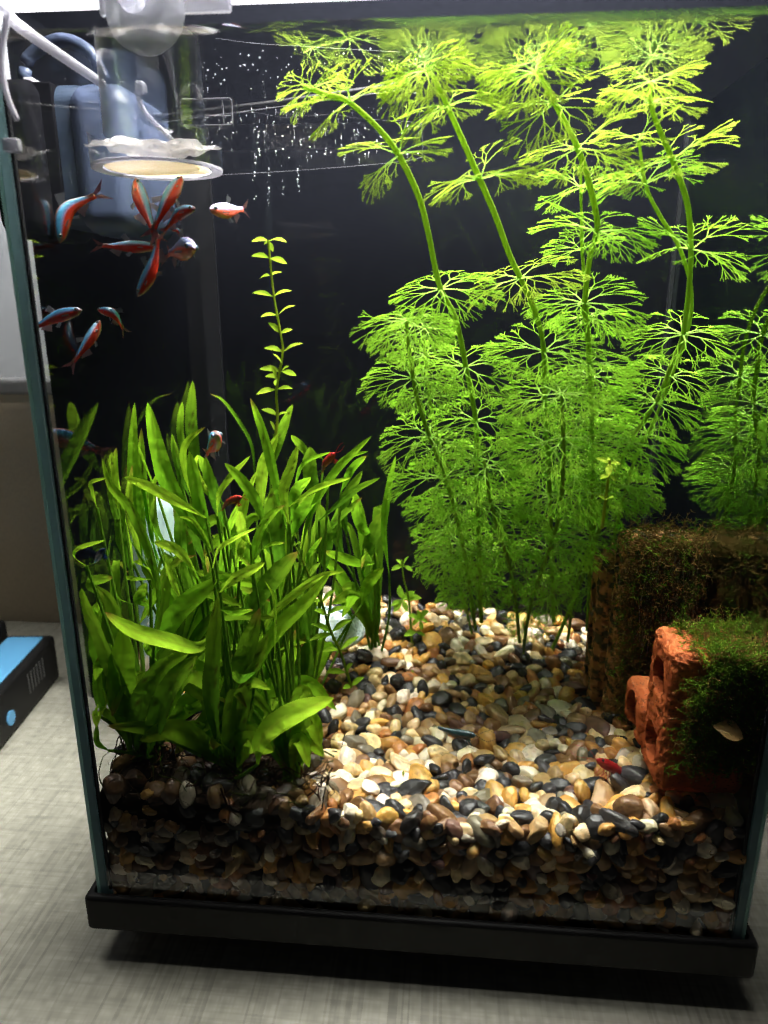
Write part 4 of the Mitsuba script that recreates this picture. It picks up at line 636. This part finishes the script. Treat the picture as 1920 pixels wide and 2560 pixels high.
# ------------------------------------------------------------------ feeding ring under the suction cup
def lathe(prof, cx, cy, n=48):
    prof = np.array(prof); a = np.arange(n) * 2 * np.pi / n; V = np.stack([cx + prof[:, None, 0] * np.cos(a), cy + prof[:, None, 0] * np.sin(a), np.tile(prof[:, 1:2], (1, n))], -1).reshape(-1, 3)
    i, j = np.meshgrid(np.arange(len(prof) - 1), np.arange(n), indexing='ij'); k = (j + 1) % n; F = np.stack([i * n + j, i * n + k, (i + 1) * n + k, (i + 1) * n + j], -1).reshape(-1, 4); return (V, F)
RY = .048; pr_ = spot(395, 412, RY); cx, cy, rz0 = pr_[0], RY, spot(395, 425, RY)[2]; rr = .5 * np.linalg.norm(spot(242, 412, RY) - spot(550, 412, RY)) ; tr_ = .5 * np.linalg.norm(spot(267, 250, RY) - spot(508, 250, RY))
t = thing('feeding_ring', 'clear acrylic feeding tube ending in a dish of yellow food', 'feeder')
add(t, 'tube', lathe([(tr_, rz0 + .012), (tr_, WZ + .012)], cx, cy), 'm_acrylic', True)
add(t, 'tube_wall', lathe([(tr_ - .0010, rz0 + .013), (tr_ - .0010, WZ + .012)], cx, cy), 'm_acrylic', True)
add(t, 'dish_wall', lathe([(rr, rz0 + .0005), (rr, rz0 + .0125)], cx, cy), 'm_acrylic', True)
add(t, 'dish_rim', lathe([(rr * .82, rz0), (rr * .995, rz0 - .0004), (rr * 1.0, rz0 + .0006), (rr * .82, rz0 + .0012)], cx, cy), 'm_plastic_white', 40)
M('m_food', dict(type='principledthin', base_color=proc(lambda p, n, uv: mix((.88, .60, .28), (.97, .78, .46), fbm(p.x * 900, p.y * 900))), roughness=.8, diff_trans=1.05))
aa = np.linspace(0, 2 * np.pi, 49)[:-1]; dv = np.vstack([[[cx, cy, rz0 + .0008]], np.stack([cx + rr * .80 * np.cos(aa), cy + rr * .80 * np.sin(aa), aa * 0 + rz0 + .0004], 1)])
add(t, 'food_bed', (dv, np.stack([np.zeros(48, int), 1 + (np.arange(48) + 1) % 48, 1 + np.arange(48)], 1)), 'm_food')
M('m_top_rail', dict(type='principledthin', base_color=dict(type='rgb', value=[.72, .69, .84]), roughness=.3, diff_trans=1.4))
M('m_film', dict(type='principledthin', base_color=dict(type='rgb', value=[.60, .58, .60]), roughness=.4, spec_trans=.88, diff_trans=1.1))
gg = np.stack(np.meshgrid(np.linspace(-1, 1, 34), np.linspace(-1, 1, 34), indexing='ij'), -1).reshape(-1, 2); fz = rz0 + .0075 + .0085 * (meshkit.fbm(np.c_[gg * 2.2, gg[:, :1] * 0], 4, 3) - .35)
i34 = np.arange(34 * 34).reshape(34, 34); fq = np.stack([i34[:-1, :-1], i34[1:, :-1], i34[1:, 1:], i34[:-1, 1:]], -1).reshape(-1, 4); fv = np.c_[cx + gg[:, 0] * rr * .86, cy + gg[:, 1] * rr * .66, fz]
add(t, 'crumpled_film', (fv, fq), 'm_film', False)
t = thing('suction_cup', 'clear suction cup holding the feeding tube on the glass', 'suction cup')
sc = spot(360, 22, .011); k_ = [(.0002, .0), (.0045, .0004), (.0078, .0018), (.0104, .0058), (.0112, .0064), (.0094, .0068), (.0055, .0038), (.0046, .009), (.0030, .0102), (.0002, .0104)]
V, F = lathe(k_, 0, 0); V = V[:, [0, 2, 1]] * [1.25, 1, 1.25]; V[:, 1] = .0055 + V[:, 1]; add(t, 'cup', (V + [sc[0], 0, sc[2]], F[:, ::-1]), 'm_cup', 40)
add(t, 'holder_plate', tri(rbox(sc[0] - .019, sc[0] + .028, .018, .0205, WZ + .009, WZ + .03, .001)), 'm_plate', 40)
add(t, 'knob', (lathe([(.0002, 0), (.004, .0006), (.0046, .004), (.0035, .007), (.0002, .0076)], 0, 0)[0][:, [0, 2, 1]] + [sc[0], -.003, sc[2]], lathe([(.0002, 0), (.004, .0006), (.0046, .004), (.0035, .007), (.0002, .0076)], 0, 0)[1]), 'm_clear', 40)

# ------------------------------------------------------------------ clear box with bubbles, clip, arm, cord
t = thing('clear_box', 'clear plastic box panel dotted with air bubbles at the back', 'container')
YB = .185; out = [(450, 300), (455, 425), (500, 440), (1030, 402), (1054, 385), (1052, 330), (1040, 215)]
fr_ = rx([spot(x, y, YB) for x, y in [(1040, 215), (1054, 330), (1056, 375), (1030, 400), (760, 425), (500, 440)]], 40); add(t, 'edge', tube(fr_, .00014, 5), 'm_plate', True)
add(t, 'edge', tube(rx([spot(x, y, YB - .03) for x, y in [(540, 95), (640, 108), (800, 118), (1000, 130)]], 30), .00014, 5), 'm_plate', True)
a_, b_ = spot(372, 300, YB - .02), spot(1010, 212, YB - .02)
add(t, 'rim', tube([a_, (a_ + b_) / 2 + [0, 0, -.0006], b_], .0022, 8), 'm_silicone', True); add(t, 'rim_line', tube([a_ + [0, -.002, -.0027], b_ + [0, -.002, -.0027]], .0003, 5), 'm_plate', True)
add(t, 'panel', sheet([spot(400, 310, YB), spot(510, 440, YB), spot(1040, 400, YB), spot(1030, 215, YB)]), 'm_acrylic')
M('m_bubble', dict(type='principled', base_color=dict(type='rgb', value=[.85, .87, .92]), roughness=.15, specular=.9))
r = np.random.default_rng(8); bs = []
for n in range(330):
    x = r.uniform(520, 1050); y = r.uniform(262, 400) if n < 190 else r.uniform(120, 235)
    if n % 9 == 0: x = r.choice([636, 672, 708, 746]) + r.normal(0, 2); y = r.uniform(400, 520)
    if n % 7 == 0: x = r.uniform(490, 520); y = r.uniform(150, 350)
    p = spot(x, y, YB - .002); s = trimesh.creation.icosphere(1, r.uniform(.00015, .0006)); s.apply_scale([1, 1, 1.0]); s.apply_translation(p); bs.append(s)
    if n < 190 and r.random() < .6: bs.append(tube([p, p - [0, 0, r.uniform(.0012, .003)]], [.00016, .00004], 4, False))
labels['air_bubbles'] = dict(label='tiny white air bubbles clinging to the clear box at the back', category='bubbles', kind='stuff'); used.add('air_bubbles'); scene['air_bubbles'] = mikit.ply(cat(bs), 'm_bubble', True)
t = thing('clear_clip', 'small clear plastic clip under the rim of the box', 'clip'); a = spot(452, 322, .150); b = spot(586, 240, .150)
add(t, 'body', tri(rbox(a[0], b[0], .149, .156, a[2], b[2], .0028)), 'm_acrylic', 30)
for zz in (a[2] + .0012, (a[2] + b[2]) / 2 - .002, b[2] - .0012): add(t, 'ridge', tube([(a[0] + .002, .1487, zz), (b[0] - .002, .1487, zz)], .0004, 6), 'm_plate', True)
for xx in (a[0] + .0012, b[0] - .006, b[0] - .0012): add(t, 'ridge', tube([(xx, .1486, a[2] + .002), (xx, .1486, b[2] - .002)], .0004, 6), 'm_plate', True)
t = thing('bracket_arm', 'white slanting lamp bracket arm in the top left corner', 'bracket')
arm = [spot(10, 25, .012), spot(60, 75, .03), spot(255, 208, .12)]; add(t, 'arm', tube(rx(arm, 16), .0022, 8), 'm_plastic_white', True)
add(t, 'lower_arm', tube(rx([spot(345, 225, .12), spot(352, 262, .125), spot(372, 292, .13), spot(430, 350, .16)], 14), .0013, 8), 'm_plastic_white', True)
add(t, 'joint', tri(rbox(*sorted((spot(338, 200, .12)[0], spot(360, 200, .12)[0])), .118, .124, spot(340, 232, .12)[2], spot(340, 203, .12)[2], .001)), 'm_plate', 30)
t = thing('white_cord', 'thin white cord curving along the top of the left glass edge', 'cord'); add(t, '', tube(rx([spot_ for spot_ in (spot(20, 40, -.002), spot(6, 110, -.002), spot(4, 170, -.002), spot(18, 240, -.002), spot(42, 300, -.002))], 24), .0011, 8), 'm_plastic_white', True)
t = thing('edge_clip', 'small pale clip on the left glass edge below the cord', 'clip'); a = spot(12, 382, .002); b = spot(47, 345, .002); add(t, '', tri(rbox(a[0], b[0], .0005, .004, a[2], b[2], .0008)), 'm_plate', 30)

# ------------------------------------------------------------------ outside, on the left: headphones, device, cyan container
YH = .165
def cup(x0, x1, y0, y1, Y0, Y1, r):
    a, b = spot(x0, y1, YH), spot(x1, y0, YH); return tri(rbox(a[0], b[0], Y0, Y1, a[2], b[2], r, 24))
t = thing('headphones', 'blue grey padded headphones with black cushion behind the left glass', 'headphones')
add(t, 'cushion', cup(30, 118, 205, 600, .150, .21, .010), 'm_mesh_black', 40); add(t, 'ear_cup', cup(118, 232, 208, 570, .158, .215, .011), 'm_pads', 40); add(t, 'outer_shell', cup(216, 338, 210, 592, .152, .222, .0125), 'm_pads_light', 40)
add(t, 'seam', cup(140, 146, 214, 566, .1565, .18, .0012), 'm_mesh_black', 30)
add(t, 'headband', tube(rx([spot(60, 200, YH), spot(75, 140, YH), spot(150, 100, YH), spot(225, 130, YH), spot(265, 205, YH)], 24), .0035, 10), 'm_pads_light', True)
add(t, 'slider', tri(rbox(*sorted((spot(68, 200, YH)[0], spot(92, 200, YH)[0])), .160, .170, spot(80, 216, YH)[2], spot(80, 198, YH)[2], .001)), 'm_plastic_white', 30)
add(t, 'hook', tube(rx([spot(150, 104, YH), spot(150, 80, YH) + [0, .02, 0], spot(150, 96, YH) + [0, .066, 0]], 10), .002, 8), 'm_black', True)
t = thing('cyan_container', 'pale cyan plastic container glimpsed between the left leaves', 'container'); a, b = spot(345, 1385, .20), spot(452, 1215, .20)
pc = (a + b) / 2; wv = abs(b[0] - a[0]) / 2
add(t, 'body', lathe([(.0, TZ + .001), (wv * .9, TZ + .001), (wv, TZ + .006), (wv, b[2] - .016), (wv * .8, b[2] - .006), (wv * .35, b[2]), (0, b[2] + .0004)], min(pc[0], -.1515 - wv), .195), 'm_cyan', 40)
t = thing('black_device', 'black desktop device with a blue top panel and blue button', 'device')
p0, p1 = spot_z(-40, 1935, TZ), spot_z(152, 1692, TZ); dx = unit((p1 - p0) * [1, 1, 0]); dyv = np.array([-dx[1], dx[0], 0]); Ld = np.linalg.norm(p1 - p0); hd = .040
def frame_box(u0, u1, v0, v1, z0, z1, rr_=.003):
    m = tri(rbox(u0, u1, v0, v1, z0, z1, rr_)); v = m.vertices; m.vertices = p0 + v[:, :1] * dx + v[:, 1:2] * dyv + v[:, 2:] * [0, 0, 1]; return m
add(t, 'case', frame_box(-.1, Ld, 0, .09, .0005, hd), 'm_black', 30); add(t, 'raised_back', frame_box(-.1, Ld + .004, .040, .105, .0005, hd + .013), 'm_black', 30); add(t, 'blue_panel', frame_box(-.08, Ld - .006, .007, .036, hd - .001, hd + .0012, .0009), 'm_blue', 30)
bt = trimesh.creation.cylinder(.0055, .0016, sections=32); bt.apply_transform(trimesh.geometry.align_vectors([0, 0, 1], -dyv)); bt.apply_translation(p0 + dx * (Ld * .33) - dyv * .0004 + [0, 0, .016]); add(t, 'button', bt, 'm_blue', 30)
M('m_slot', dict(type='principled', base_color=dict(type='rgb', value=[.05, .05, .05]), roughness=.5))
for k in range(6): add(t, 'grille_slat', frame_box(Ld * .58 + k * .0052, Ld * .58 + k * .0052 + .0016, -.0006, .002, .016, .033, .0004), 'm_slot', 30)
t = thing('black_cable', 'black cable lying on top of the black device', 'cable'); add(t, '', tube(rx([p0 + dx * (Ld * a_) + dyv * b_ + [0, 0, hd + .006 + c_] for a_, b_, c_ in ((-.6, .06, .004), (.1, .055, .008), (.5, .06, .007), (.85, .045, .002), (1.0, .05, -.006), (1.05, .09, -.03))], 30), .0035, 8), 'm_black', True)
